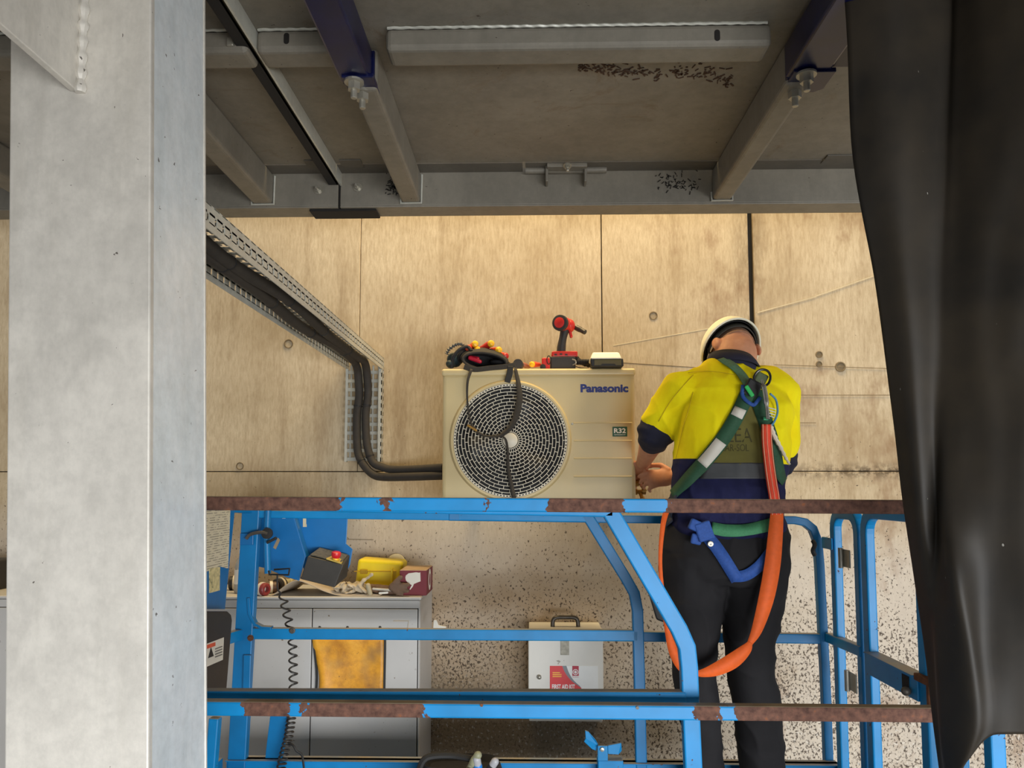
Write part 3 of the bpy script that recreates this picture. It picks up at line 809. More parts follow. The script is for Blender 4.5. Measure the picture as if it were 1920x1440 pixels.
grp = 'screwdrivers in the tool pouch'
for px, py, ax, ay, m, lab in ((892, 644, 880, 655, (M_ORG, M_YEL), 'orange screwdriver with the highest yellow end in the tool pouch'),
                               (880, 652, 870, 660, (M_RED, M_ORG), 'screwdriver with an orange end, leftmost in the tool pouch'),
                               (896, 655, 885, 662, (M_RED, M_YEL), 'short screwdriver with yellow end low in the pouch middle'),
                               (923, 643, 900, 655, (M_RED, M_YEL), 'upper red screwdriver pointing right with yellow end in the pouch'),
                               (938, 656, 908, 660, (M_ORG, M_YEL), 'lower red screwdriver pointing right with yellow end in the pouch'),
                               (950, 668, 925, 664, (M_ORG, M_RED), 'orange pliers handle sticking out right of the pouch')):
    cyl_thing('screwdriver', lab, 'screwdriver', P(ax, ay, 3.24), P(px, py, 3.14), 0.0145, m, grp)
o = obj('red_cutter', G().cap(P(882, 671, 3.11), 0.010, P(900, 678, 3.105), 0.008).cap(P(884, 669, 3.13), 0.006, P(896, 672, 3.11), 0.007), mt('crimson_plastic', (190, 28, 52), 0.35), smooth=True)
tag(o, 'crimson red tool grip lying inside the open mouth of the pouch', 'hand tool')
t = empty('tape_roll', (P(971, 684, 3.14).x, 3.14, AZ), 'dark round tape roll beside the tool pouch on the unit', 'tape roll')
c = P(971, 682, 3.11); c.z = AZ + 0.021
obj('roll', G().lathe([(0.006, 0), (0.0205, 0), (0.0205, 0.035), (0.006, 0.035)], 24, c, (0.1, 1, 0)), mt('charcoal_tape', (62, 56, 50), 0.6), t, smooth=True, ang=30)
obj('core', G().lathe([(0.009, 0.002), (0.009, 0.033)], 16, c, (0.1, 1, 0)), mt('grey_core', (96, 86, 74), 0.7), t, smooth=True, ang=30)
cyl_thing('screwdriver', 'stubby orange screwdriver with round yellow end left of the impact driver', 'screwdriver', P(1012, 684, 3.22), P(996, 683, 3.13), 0.0125, (M_ORG, M_YEL), 'loose screwdrivers on the unit')
cyl_thing('screwdriver', 'pinkish brown screwdriver lying just right of the tape roll', 'screwdriver', P(992, 688, 3.24), P(981, 684, 3.15), 0.011, (mt('brown_grip', (150, 92, 72), 0.5), mt('brown_grip', (150, 92, 72), 0.5)), 'loose screwdrivers on the unit')
# small red tool
t = empty('red_tape_measure', (P(1024, 690, 3.17).x, 3.17, AZ), 'small red and black tool standing left of the impact driver battery', 'hand tool')
a = P(1016, 690, 3.16); b = P(1031, 671, 3.16)
obj('case', G().box((a.x, 3.15, AZ), (b.x, 3.20, b.z)), M_RED, t, bevel=0.006, seg=3)
obj('wheel', G().lathe([(0.012, 0), (0.012, 0.008), (0.006, 0.010), (0, 0.010)], 20, (a.x + 0.004, 3.148, AZ + 0.013), (0, -1, 0)), M_BLACK, t, smooth=True)
obj('lanyard_ring', G().tube([P(1029 + 3.5 * math.cos(k), 675 + 8 * math.sin(k), 3.14) for k in np.linspace(0, 6.28, 17)], 0.002, 6), M_BLACK, t, smooth=True)
# impact driver
dd = 3.20
drv = empty('impact_driver', (P(1055, 690, dd).x, dd, AZ), 'red and black cordless impact driver standing upright on its battery', 'power tool')
M_GRIP = mt('black_grip', (44, 42, 40), 0.6)
bk = P(1049, 605, dd - 0.05); fr = P(1066, 611, dd + 0.04)
ax = (fr - bk).normalized()
obj('motor_housing', G().lathe([(0.026, 0.004), (0.031, 0.012), (0.031, 0.055), (0.028, 0.085), (0.020, 0.105), (0.014, 0.112)], 24, bk, ax), M_RED, drv, smooth=True)
obj('rear_ring', G().lathe([(0.024, -0.002), (0.033, 0.0), (0.034, 0.016), (0.030, 0.018)], 24, bk, ax), M_GRIP, drv, smooth=True)
obj('rear_cap', G().lathe([(0.023, 0.004), (0.022, -0.004), (0.016, -0.006), (0, -0.007)], 24, bk, ax), M_RED, drv, smooth=True)
g = G(); c0 = P(1074, 611, dd + 0.03); c1 = P(1097, 623, dd - 0.01)
obj('chuck', G().tube([c0, c0 + (c1 - c0) * .22, c0 + (c1 - c0) * .26, c0 + (c1 - c0) * .6, c0 + (c1 - c0) * .64, c1, c1 + (c1 - c0) * .02], [0.006, 0.006, 0.012, 0.012, 0.0105, 0.0105, 0.006], 14), mt('gunmetal', (72, 68, 62), 0.4, 0.5), drv, smooth=True, ang=30)
obj('gear_nose', G().sphere(P(1066, 611, dd + 0.01), (0.028, 0.035, 0.030)), M_RED, drv, smooth=True)
hp = [P(1059, 620, dd), P(1056, 632, dd), P(1053, 648, dd), P(1052, 664, dd)]
rs = [[p + V((0.0185 * math.cos(a) * w, 0.024 * math.sin(a), 0)) for a in np.linspace(0, 2 * math.pi, 17)[:-1]] for p, w in zip(spline(hp, 4), [1.0, 1.0, 0.95, 0.92, 0.9, 0.9, 0.92, 0.94, 0.97, 1.0, 1.0, 1.05, 1.1])]
obj('handle', G().rings(rs), M_GRIP, drv, smooth=True)
obj('trigger', G().obox(P(1070, 627, dd + 0.0), (0.012, 0.018, 0.030), Matrix.Rotation(R(-12), 3, 'Y')), M_RED, drv, bevel=0.004)
a, b = P(1034, 672, dd), P(1082, 661, dd)
obj('battery_shoe', G().box((a.x, dd - 0.04, a.z), (b.x, dd + 0.05, b.z)), M_RED, drv, bevel=0.006, seg=3)
b2 = P(1078, 671, dd); a2 = P(1032, 690, dd)
obj('battery', G().box((a2.x, dd - 0.045, AZ), (b2.x, dd + 0.06, a.z + 0.001)), M_GRIP, drv, bevel=0.005, seg=3)
for px, py in ((1042, 665), (1052, 664), (1062, 665)):
    q = P(px, py, dd - 0.041); obj('switch_button', G().box((q.x - 0.005, dd - 0.043, q.z - 0.003), (q.x + 0.005, dd - 0.038, q.z + 0.003)), M_GRIP, drv)
q = P(1073, 679, dd - 0.045); obj('belt_clip', G().tube(spline([q + V((0, 0, 0.012)), q + V((0.012, -0.006, 0.006)), q + V((0.014, -0.006, -0.006)), q + V((0.002, 0, -0.012))], 4), 0.003, 8), M_ZINC, drv, smooth=True)
# black strap bundle
t = empty('strap_bundle', (P(1092, 690, 3.22).x, 3.22, AZ), 'crumpled black strap bundle between the impact driver and white lidded case', 'strap')
g = G()
for k in range(9):
    px = 1078 + k * 3.2; py = 673 + k * 1.4 + random.uniform(-2, 2); q = P(px, py, 3.2 + random.uniform(-.02, .02))
    q.z = max(q.z, AZ + 0.014); g.sphere(q, (0.012, 0.02, 0.013), Matrix.Rotation(k, 3, 'Y'), 10, 7)
for k in range(5): g.sphere(P(1084 + 5 * k, 686, 3.18) * 1.0 + V((0, 0, 0.016)), (0.014, 0.02, 0.012), None, 10, 7)
obj('folds', g, M_POUCH, t, smooth=True)
obj('loose_end', G().bar(spline([(P(1076, 680, 3.15).x, 3.15, AZ + 0.02), (P(1088, 685, 3.14).x, 3.14, AZ + 0.008), (P(1104, 688, 3.14).x, 3.14, AZ + 0.005)], 4), 0.012, 0.003, (0, 0, 1)), M_POUCH, t)
# white lidded case reaching over the front edge
t = empty('lidded_case', (P(1138, 690, 3.12).x, 3.13, AZ), 'small case with white rounded lid and black front at the front edge of the unit', 'case')
a, b = P(1111, 690.5, 3.06), P(1167, 673, 3.06)
obj('body', G().hexa([(a.x - .004, 3.05, AZ + 0.001), (b.x + .004, 3.05, AZ + 0.001), (b.x, 3.17, AZ + 0.001), (a.x, 3.17, AZ + 0.001), (a.x - .010, 3.05, b.z), (b.x + .002, 3.05, b.z), (b.x, 3.17, b.z), (a.x, 3.17, b.z)]), M_BLACK, t, bevel=0.003)
obj('olive_window', G().box((a.x + 0.006, 3.0485, AZ + 0.004), (b.x - 0.006, 3.052, b.z - 0.004)), mt('olive_window', (92, 84, 56), 0.3), t, bevel=0.002)
m0_, m1_ = P(1127, 690, 3.05), P(1154, 682, 3.05)
obj('latch', G().prism([(m0_.x - .006, 3.0475, AZ + .001), (m1_.x + .006, 3.0475, AZ + .001), (m1_.x - .004, 3.0475, m1_.z), (m0_.x + .004, 3.0475, m1_.z)], (0, 0.004, 0)), M_BLACK, t)
la, lb = P(1108, 673, 3.05), P(1165, 661, 3.05)
obj('lid', G().hexa([(la.x - .002, 3.045, la.z), (lb.x + .002, 3.045, la.z), (lb.x + .002, 3.175, la.z), (la.x - .002, 3.175, la.z), (la.x + .008, 3.06, lb.z + .004), (lb.x - .008, 3.06, lb.z + .004), (lb.x - .008, 3.165, lb.z + .004), (la.x + .008, 3.165, lb.z + .004)]), mt('white_lid', (238, 232, 212), 0.4, 0, 0.03), t, bevel=0.007, seg=4)

# ------------------------------------------------------------------ blue scissor lift
M_RAILT = paint('rail_paint_worn_top', (1.9, [638, 722, 732, 905, 912, 1028, 1165, 1245]), 0.72, start=1)
M_RAILM = paint('rail_paint_worn_mid', (1.9, [466, 556, 578, 800, 1290, 1337, 1364]), 0.70, start=0)
M_RAIL = paint('rail_paint', None, 0.675)
M_RAILB = paint('rail_paint_clean', None, 0.78, (5, 122, 184))
M_PANEL = mt('lift_panel_blue', (10, 108, 172), 0.4, 0, 0.12, 8, dirt=(30, 50, 66), dirt_at=0.66)
ZF = EYE - 1.17            # lift deck
lift = empty('scissor_lift', (0.0, 2.4, 0.0), 'blue scissor lift platform with worn rusty guard rails around the worker', 'scissor lift')
d_f, d_f2, d_b = 1.9, 1.985, 2.86
def rail(name, pts, w, h, mat, up=(0, 1, 0), bev=0.004):
    return obj(name, G().bar(pts, w, h, up), mat, lift, bevel=bev)
XR = 1.10
fl_ = P(250, 942, d_f)
pr = P(1700, 950.5, d_f)
xl = -1.12
def ext(a, b, x):      # point on the line a-b at world x
    k = (x - a.x) / (b.x - a.x); return a + (b - a) * k
ta, tb = P(395, 943.5, d_f), P(1690, 950.5, d_f)
rail('top_rail', [ext(ta, tb, xl), ext(ta, tb, XR)], 0.034, 0.034, M_RAILT)
ma, mb = P(395, 1325.5, d_f), P(1750, 1338, d_f)
rail('mid_rail', [ext(ma, mb, xl), ext(ma, mb, XR)], 0.034, 0.034, M_RAILM)
# extension deck rail just behind
ea, eb = P(395, 945, d_f2), P(1150, 960, d_f2)
na, nb = P(395, 1303, d_f2), P(1285, 1305, d_f2)
rail('extension_top_rail', [ext(ea, eb, xl), eb], 0.026, 0.030, M_RAIL)
rail('extension_mid_rail', [ext(na, nb, xl), nb], 0.028, 0.034, M_RAIL)
rail('extension_diagonal', [P(1143, 958, d_f2), P(1272, 1178, d_f2), P(1287, 1212, d_f2), P(1291, 1250, d_f2), P(1294, 1330, d_f2), P(1299, 1440, d_f2), V((P(1300, 1440, d_f2).x, d_f2, ZF))], 0.043, 0.030, M_RAIL)
# back side
ba, bb = P(655, 966, d_b), P(1240, 974, d_b)
rail('extension_top_rail', [ext(ba, bb, -1.06), P(1110, 972, d_b)], 0.028, 0.030, M_RAIL)
rail('back_top_rail', [ext(ba, bb, -0.30), P(1242, 974, d_b + .04), P(1488, 975, d_b + .04), P(1508, 979, d_b + .04), P(1523, 991, d_b + .04), P(1532, 1014, d_b + .04), P(1536, 1060, d_b + .04), P(1548, 1300, d_b + .04), V((P(1552, 1400, d_b + .04).x, d_b + .04, ZF))], 0.030, 0.034, M_RAILB)
rail('extension_mid_rail', [P(452, 1187, d_b), P(1196, 1191, d_b)], 0.040, 0.030, M_RAIL)
rail('back_mid_rail', [P(1150, 1192, d_b + .04), P(1540, 1197, d_b + .04)], 0.036, 0.030, M_RAILB)
rail('extension_diagonal', [P(1098, 962, d_b), P(1172, 1082, d_b), P(1189, 1112, d_b), P(1195, 1145, d_b), P(1199, 1300, d_b), P(1202, 1440, d_b), V((P(1202, 1440, d_b).x, d_b, ZF))], 0.040, 0.030, M_RAILB)
rail('corner_post', [P(473, 950, d_b), P(446, 1430, d_b), V((P(444, 1440, d_b).x, d_b, ZF))], 0.066, 0.034, M_RAILB)
rail('corner_curve', [P(468, 1120, d_b - .01), P(470, 1150, d_b - .01), P(479, 1169, d_b - .01), P(492, 1176, d_b - .01), P(510, 1177, d_b - .01)], 0.010, 0.03, M_RAILB, bev=0.001)
obj('post_clip', G().box((P(462, 1225, d_b).x, d_b - 0.03, P(470, 1290, d_b).z), (P(476, 1225, d_b).x, d_b - 0.018, P(470, 1225, d_b).z)), M_RAILB, lift, bevel=0.003)
for px, py in ((470, 1196), (548, 1182)):
    obj('rail_bolt', G().lathe([(0.012, 0), (0.012, 0.003), (0.007, 0.004), (0.007, 0.009), (0, 0.009)], 8, P(px, py, d_b - .015), (0, -1, 0)), M_RUST if px < 500 else mt('dull_steel', (92, 86, 78), 0.5, 0.4), lift)
for px, py, dd_, m in ((903, 1322, d_f - .017, M_RUST), (1195, 1327, d_f - .017, mt('dull_steel', (92, 86, 78), 0.5, 0.4))):
    obj('rail_bolt', G().lathe([(0.004, 0), (0.004, 0.002), (0, 0.002)], 8, P(px, py, dd_), (0, -1, 0)), m, lift)
# toe boards and deck
zt = P(800, 1424, d_b).z
obj('toe_board', G().box((-1.10, d_b - .012, ZF), (XR, d_b + .012, zt)).box((-1.10, d_b - .03, zt - 0.004), (XR, d_b + .03, zt)), M_RAIL, lift, bevel=0.002)
obj('toe_board', G().box((-1.12, d_f - .006, ZF), (XR, d_f + .006, ZF + .04)), M_RAIL, lift)
obj('toe_board', G().box((XR - .006, d_f, ZF), (XR + .006, d_b, zt)), M_RAIL, lift)
obj('toe_board', G().box((-1.13, d_f, ZF), (-1.118, d_b, zt)), M_RAIL, lift)
obj('deck', G().box((-1.14, d_f - .02, ZF - 0.05), (XR + .02, d_b + .06, ZF)), mt('deck_plate_grey', (96, 100, 102), 0.6, 0, 0.2, 30), lift, bevel=0.003)
# left end rails
rail('end_mid_rail', [P(452, 1189, d_b), V((-1.12, 2.5, P(400, 1210, 2.6).z)), V((-1.12, d_f, ext(ma, mb, xl).z))], 0.040, 0.030, M_RAIL, (1, 0, 0))
rail('end_top_rail', [P(470, 955, d_b), V((-1.12, 2.6, P(400, 952, 2.5).z)), V((-1.12, d_f, ext(ta, tb, xl).z))], 0.030, 0.030, M_RAILB, (1, 0, 0))
rail('front_post', [V((-1.12, d_f, ext(ta, tb, xl).z)), V((-1.12, d_f, ZF))], 0.040, 0.034, M_RAIL)
# notice board and document box on the left end
XB = -1.055
def side(px, py, X):          # where the pixel's ray meets the plane x = X
    q = ray(px, py); return CAM + q * (X / q.x)
bd = [side(392 - 60, 950, XB), side(441, 950, XB), side(422, 1142, XB), side(392 - 60, 1142, XB)]
brd = obj('notice_board', G().prism(bd, (-0.006, 0, 0)), M_PANEL, lift, bevel=0.001)
def notice():
    n = N('printed_notice'); p = n.pos(); Z = n.xyz(p)[2]
    w = n.noise(n.map(p, (1, 30, 90)), 1.0, 2); ln = n.math('SINE', n.math('MULTIPLY', Z, 800))
    m = n.math('MULTIPLY', n.mrange(ln, 0.2, 0.4), n.mrange(w, 0.45, 0.5))
    n.color(n.mix(n.math('MULTIPLY', m, 0.6), lin((214, 204, 176)), lin((90, 84, 72)))); return n.set(0.7)
M_NOTE = notice()
obj('notice_sheet', G().prism([side(392 - 50, 957, XB + .002), side(432, 957, XB + .002), side(428, 1066, XB + .002), side(412, 1062, XB + .002), side(392 - 50, 1090, XB + .002)], (-0.002, 0, 0)), M_NOTE, brd)
obj('warning_sticker', G().prism([side(393, 1066, XB + .003), side(413, 1063, XB + .003), side(412, 1107, XB + .003), side(393, 1112, XB + .003)], (-0.002, 0, 0)), mt('faded_sticker', (206, 192, 140), 0.6, 0, 0.3, 60, dirt=(70, 84, 60), dirt_at=0.55, dscale=40), brd)
XD = -1.0
dx = obj('document_box', G().prism([side(340, 1146, XD), side(428, 1146, XD), side(434, 1152, XD), side(436, 1162, XD), side(425, 1300, XD), side(330, 1320, XD)], (-0.05, 0, 0)), mt('black_plastic', (44, 40, 37), 0.55), lift, bevel=0.006, seg=3)
M_LAB = mt('white_label', (226, 220, 206), 0.6, 0, 0.03)
lb = obj('caution_label', G().prism([side(372, 1213, XD + .001), side(420, 1195, XD + .001), side(418, 1237, XD + .001), side(370, 1258, XD + .001)], (-0.002, 0, 0)), M_LAB, dx)
obj('caution_stripe', G().prism([side(374, 1215, XD + .0025), side(404, 1204, XD + .0025), side(404, 1211, XD + .0025), side(374, 1222, XD + .0025)], (-0.002, 0, 0)), M_ORG, lb)
obj('warning_triangle', G().prism([side(396, 1214, XD + .0025), side(401, 1230, XD + .0025), side(391, 1234, XD + .0025)], (-0.002, 0, 0)), M_BLACK, lb)
for k in range(4): obj('print_line', G().prism([side(404, 1216 + k * 5, XD + .0025), side(417, 1211 + k * 5, XD + .0025), side(417, 1213 + k * 5, XD + .0025), side(404, 1218 + k * 5, XD + .0025)], (-0.002, 0, 0)), mt('grey_print', (120, 116, 110), 0.7), lb)
# lower left blue leg below the mid rail
rail('ladder_stile', [P(404, 1345, 2.3), P(394, 1470, 2.3)], 0.030, 0.03, M_RAIL)
obj('gusset', G().prism([P(507, 1337, d_b - .0), P(541, 1337, d_b), P(528, 1424, d_b), P(497, 1424, d_b), P(499, 1402, d_b)], (0, 0.02, 0)), M_RAILB, lift, bevel=0.002)
# platform controller: folded blue plates, dark box, red stop button
dk = 2.93
obj('controller_side_plate', G().prism([P(480, 945, dk), P(544, 945, dk), P(573, 1044, dk), P(561, 1089, dk), P(536, 1082, dk), P(500, 1066, dk), P(481, 1062, dk)], (0, 0.006, 0)), M_PANEL, lift, bevel=0.002)
obj('controller_back_plate', G().prism([P(548, 950, dk + .09), P(653, 950, dk + .09), P(649, 1020, dk + .09), P(661, 1030, dk + .09), P(656, 1060, dk + .09), P(645, 1080, dk + .09), P(570, 1075, dk + .09)], (0, 0.006, 0)), M_PANEL, lift, bevel=0.002)
obj('controller_fold', G().hexa([P(544, 950, dk + .001), P(546, 950, dk + .001), P(552, 950, dk + .089), P(549, 950, dk + .089), P(572, 1044, dk + .001), P(575, 1044, dk + .001), P(580, 1040, dk + .089), P(577, 1040, dk + .089)]), M_PANEL, lift)
bx = obj('controller_box', G().hexa([P(563, 1086, dk - .02), P(627, 1102, dk - .02), P(651, 1081, dk + .085), P(590, 1068, dk + .085), P(577, 1043, dk - .02), P(644, 1059, dk - .02), P(656, 1041, dk + .085), P(598, 1027, dk + .085)]), mt('charcoal_box', (58, 54, 48), 0.55, 0, 0.15, 20), lift, bevel=0.003)
obj('control_panel', G().prism([P(582, 1041, dk - .013), P(640, 1055.5, dk - .013), P(652, 1041, dk + .075), P(600, 1028, dk + .075)], (0, -0.001, 0.003)), mt('panel_overlay', (92, 88, 74), 0.5, 0, 0.4, 90), bx)
obj('stop_plate', G().prism([P(612, 1049, dk - .017), P(640, 1057.5, dk - .017), P(644, 1051, dk + .02), P(622, 1045, dk + .02)], (0, -0.001, 0.005)), mt('stop_plate_yellow', (206, 178, 84), 0.5), bx)
q = P(629, 1052, dk + .0)
sb = obj('stop_base', G().lathe([(0.013, 0), (0.0125, 0.013), (0, 0.013)], 20, q, (0.12, -0.1, 1)), M_YEL, bx, smooth=True, ang=30)
obj('stop_button', G().lathe([(0.013, 0.012), (0.0165, 0.017), (0.0185, 0.026), (0.0175, 0.033), (0.012, 0.037), (0, 0.038)], 24, q, (0.12, -0.1, 1)), mt('stop_red', (214, 36, 44), 0.35), bx, smooth=True)
a, b = P(595.5, 971, dk + .088), P(632, 957.5, dk + .088)
lbl = obj('name_label', G().box((a.x, a.y, a.z), (b.x, a.y + .002, b.z)), M_LAB, lift)
for k in range(10):
    x = a.x + .006 + k * (b.x - a.x - .012) / 10; h_ = random.uniform(.35, .6) * (b.z - a.z)
    obj('printed_letter', G().box((x, a.y - .0008, a.z + .008), (x + .0045, a.y + .001, a.z + .008 + h_ * .7)), mt('dark_print', (60, 58, 52), 0.7), lbl)
for px, py in ((583, 967.5), (642, 970)):
    obj('plate_hole', G().lathe([(0.006, 0), (0.006, 0.002), (0, 0.002)], 14, P(px, py, dk + .089), (0, -1, 0)), M_LAB, lift)
obj('keyhole_slot', G().prism([P(568, 957, dk + .0885), P(574, 957, dk + .0885), P(574, 983, dk + .0885), P(575, 983, dk + .0885), P(575, 988, dk + .0885), P(568, 988, dk + .0885)], (0, 0.001, 0)), mt('wall_through_slot', (216, 198, 160), 0.8), lift)
obj('rating_sticker', G().prism([P(532, 955, dk - .002), P(537, 955, dk - .002), P(535, 972, dk - .002), P(529, 972, dk - .002)], (0, 0.003, 0)), M_LAB, lift)
# toggle clamp hanging on the corner post
obj('clamp_plate', G().box((P(450, 1000, d_b - .03).x, d_b - .03, P(450, 1021, d_b).z), (P(475, 1000, d_b - .03).x, d_b - .022, P(450, 999, d_b).z)), M_PANEL, lift, bevel=0.002)
obj('clamp_arm', G().tube(spline([P(462, 1010, d_b - .04), P(470, 1002, d_b - .045), P(490, 998, d_b - .05), P(502, 1000, d_b - .05)], 4), 0.006, 8), mt('dull_steel', (92, 86, 78), 0.5, 0.4), lift, smooth=True)
obj('clamp_pivot', G().lathe([(0.020, 0), (0.020, 0.012), (0, 0.014)], 16, P(502, 1000, d_b - .04), (0, -1, 0)), M_BLACK, lift, smooth=True, ang=30)
obj('clamp_handle', G().bar([P(500, 1018, d_b - .05), P(519, 1008, d_b - .05)], 0.010, 0.010), M_BLACK, lift, bevel=0.003)
obj('clamp_tag', G().prism([P(521, 1008, d_b - .05), P(525, 1013, d_b - .05), P(517, 1030, d_b - .05), P(512, 1027, d_b - .05)], (0, 0.002, 0)), mt('wood_tag', (150, 132, 104), 0.7), lift)
obj('side_tube', G().tube([P(503, 950, d_b - .02), P(500, 1010, d_b - .02), P(502, 1075, d_b - .02)], 0.012, 10), M_RAILB, lift, smooth=True)
obj('wire_hook', G().tube([P(504, 1070, d_b - .03), P(505, 1077, d_b - .03), P(541, 1078, d_b - .03), P(543, 1066, d_b - .03), P(514, 1068, d_b - .03)], 0.004, 6), M_BLACK, lift, smooth=True)
# coiled control cable
cp = spline([(520, 1076, 2.90), (521, 1105, 2.91), (531, 1125, 2.92), (540, 1160, 2.92), (548, 1200, 2.92), (550, 1290, 2.915), (548, 1330, 2.87), (541, 1380, 2.81), (531, 1420, 2.80), (522, 1470, 2.80)], 14)
pp = []; ph = 0.0; prev = None
for k in range(len(cp) - 1):
    for s_ in range(10):
        c_ = cp[k] + (cp[k + 1] - cp[k]) * (s_ / 10); y_ = c_[1]
        rad = 0 if y_ < 1104 else min(0.0145, (y_ - 1104) * 0.0006)
        if prev is not None: ph += (y_ - prev) * 2 * math.pi / (17 if y_ < 1295 else 8.5)
        prev = y_
        w_ = P(*c_); pp.append(w_ + V((rad * math.cos(ph), rad * math.sin(ph), 0)))
obj('coiled_cable', G().tube(pp, 0.0036, 6), mt('grey_black_cable', (52, 49, 46), 0.5), lift, smooth=True)
obj('cable_loop', G().tube(spline([P(540, 1392, 2.79), P(550, 1398, 2.78), P(556, 1408, 2.78), P(566, 1416, 2.79), P(570, 1440, 2.79)], 5), 0.004, 6), M_BLACK, lift, smooth=True)
# latch bracket on the back toe board
q0 = P(1118, 1419, d_b - .03)
obj('latch_bracket', G().box((P(1120, 1440, 2.82).x, 2.79, zt - .10), (P(1167, 1440, 2.82).x, 2.85, P(1140, 1421, 2.82).z)), M_RAIL, lift, bevel=0.003)
obj('latch_upright', G().box((P(1120, 1418, 2.80).x, 2.785, P(1130, 1424, 2.80).z), (P(1139, 1418, 2.80).x, 2.795, P(1130, 1396, 2.80).z)), M_RAIL, lift, bevel=0.002)
obj('latch_wing', G().prism([P(1140, 1398, 2.80), P(1165, 1393, 2.82), P(1166, 1408, 2.82), P(1160, 1415, 2.81), P(1140, 1414, 2.80)], (0, 0.012, 0)), M_RAIL, lift, bevel=0.002)
obj('latch_wing', G().prism([P(1097, 1370, 2.79), P(1103, 1372, 2.79), P(1117, 1388, 2.79), P(1122, 1397, 2.80), P(1118, 1408, 2.80), P(1110, 1405, 2.80), P(1095, 1391, 2.79), P(1098, 1385, 2.79)], (0, 0.012, 0)), M_RAIL, lift, bevel=0.002)
obj('latch_bolt', G().lathe([(0.008, 0), (0.007, 0.006), (0, 0.007)], 10, P(1129, 1405, 2.784), (0, -1, 0)), M_ZINC, lift)
# right end: fixed hoop, swing gate, hinges
def hoop(name, da_, db_, X, zt_, mat, w=0.040, r_=0.06):
    pts = [V((X, da_, ZF))]
    for a in np.linspace(math.pi, math.pi / 2, 6): pts.append(V((X, da_ - r_ * (1 + math.cos(a)), zt_ - r_ + r_ * math.sin(a))))
    for a in np.linspace(math.pi / 2, 0, 6): pts.append(V((X, db_ + r_ * (1 - math.cos(a)), zt_ - r_ + r_ * math.sin(a))))
    pts.append(V((X, db_, ZF)))
    return obj(name, G().bar(pts, w, 0.030, (1, 0, 0)), mat, lift, bevel=0.005)
zg = P(1650, 962, 2.35).z
h1 = hoop('end_hoop', 2.80, 2.60, XR - 0.005, P(1570, 963, 2.7).z, M_RAIL)
gate = hoop('swing_gate', 2.53, 2.18, XR - 0.01, zg, M_RAIL, 0.045, 0.07)
gz = EYE - 0.545
obj('gate_mid_bar', G().box((XR - .030, 2.20, gz - .045), (XR + .004, 2.51, gz + .025)).box((XR - .045, 2.20, gz + .022), (XR + .004, 2.51, gz + .027)), M_RAIL, gate, bevel=0.002)
rail('end_mid_rail', [V((XR - .01, 2.585, EYE - .535)), V((XR - .01, d_b + .02, EYE - .545))], 0.034, 0.03, M_RAIL, (1, 0, 0))
obj('latch_slot', G().box((XR - .032, 2.245, gz - .035), (XR - .028, 2.285, gz + .012)), M_DARK, gate)
obj('latch_knob', G().sphere((XR - .045, 2.235, gz - .025), 0.013), mt('dull_steel', (92, 86, 78), 0.5, 0.4), gate, smooth=True)
obj('rusty_latch', G().box((XR - .04, 2.10, gz + .015), (XR + .01, 2.20, gz + .035)).box((XR - .02, 2.12, gz - .06), (XR + .01, 2.16, gz + .075)).box((XR - .03, 2.14, gz - .06), (XR + .0, 2.155, gz + .02)), M_RUST, gate, bevel=0.003)
g = G()
for k in range(7): g.lathe([(0.010, 0), (0.012, 0.005), (0.010, 0.010)], 10, (XR - .015, 2.125, gz - .055 + k * .011), (0, 0, 1))
obj('latch_spring', g, M_ZINC, gate, smooth=True)
rail('gate_post', [V((XR - .0, 2.06, zg)), V((XR + .0, 2.06, ZF))], 0.040, 0.034, M_RAIL, (1, 0, 0))
rail('corner_post', [V((P(1866, 1400, d_f + .03).x, d_f + .03, ext(ta, tb, XR).z)), V((P(1866, 1440, d_f + .03).x, d_f + .03, ZF))], 0.036, 0.034, M_RAIL)
for px, py in ((1580, 1046), (1592, 1276)):
    c = side(px, py, XR - .03); 
    hg = obj('hinge', G().box((c.x, c.y - .055, c.z - .030), (c.x + .005, c.y + .005, c.z + .030)), M_ZINC, lift, bevel=0.002)
    obj('hinge_pin', G().tube([(c.x - .006, c.y, c.z - .034), (c.x - .006, c.y, c.z + .034)], 0.009, 12), M_ZINC, hg, smooth=True)
obj('hoop_bracket', G().box((XR - .034, 2.77, P(1545, 1030, 2.8).z), (XR - .028, 2.86, P(1545, 1008, 2.8).z)), M_RAIL, lift, bevel=0.003)
obj('chain_clip', G().tube(spline([P(1524, 1014, 2.83), P(1528, 1022, 2.82), P(1524, 1032, 2.83), P(1528, 1042, 2.83)], 4), 0.008, 8), M_BLACK, lift, smooth=True)
# chassis and folded scissor stack below the deck
M_GREYP = mt('chassis_grey', (70, 74, 78), 0.6)
obj('chassis', G().box((-1.05, d_f + .12, 0.16), (XR - .08, d_b - .12, 0.52)), M_GREYP, lift, bevel=0.02)
for k in range(3):
    for yy in (d_f + .2, d_b - .26):
        obj('scissor_arm', G().bar([(-0.9, yy, 0.56 + k * .14), (0.9, yy, 0.64 + k * .14)], 0.10, 0.06, (0, 1, 0)), M_PANEL, lift, bevel=0.006)
for x in (-0.8, 0.8):
    for yy in (d_f + .10, d_b - .10):
        obj('wheel', G().lathe([(0.03, -.06), (0.14, -.06), (0.16, -.04), (0.16, .04), (0.14, .06), (0.03, .06)], 28, (x, yy, 0.16), (0, 1, 0)), M_BLACK, lift, smooth=True, ang=30)

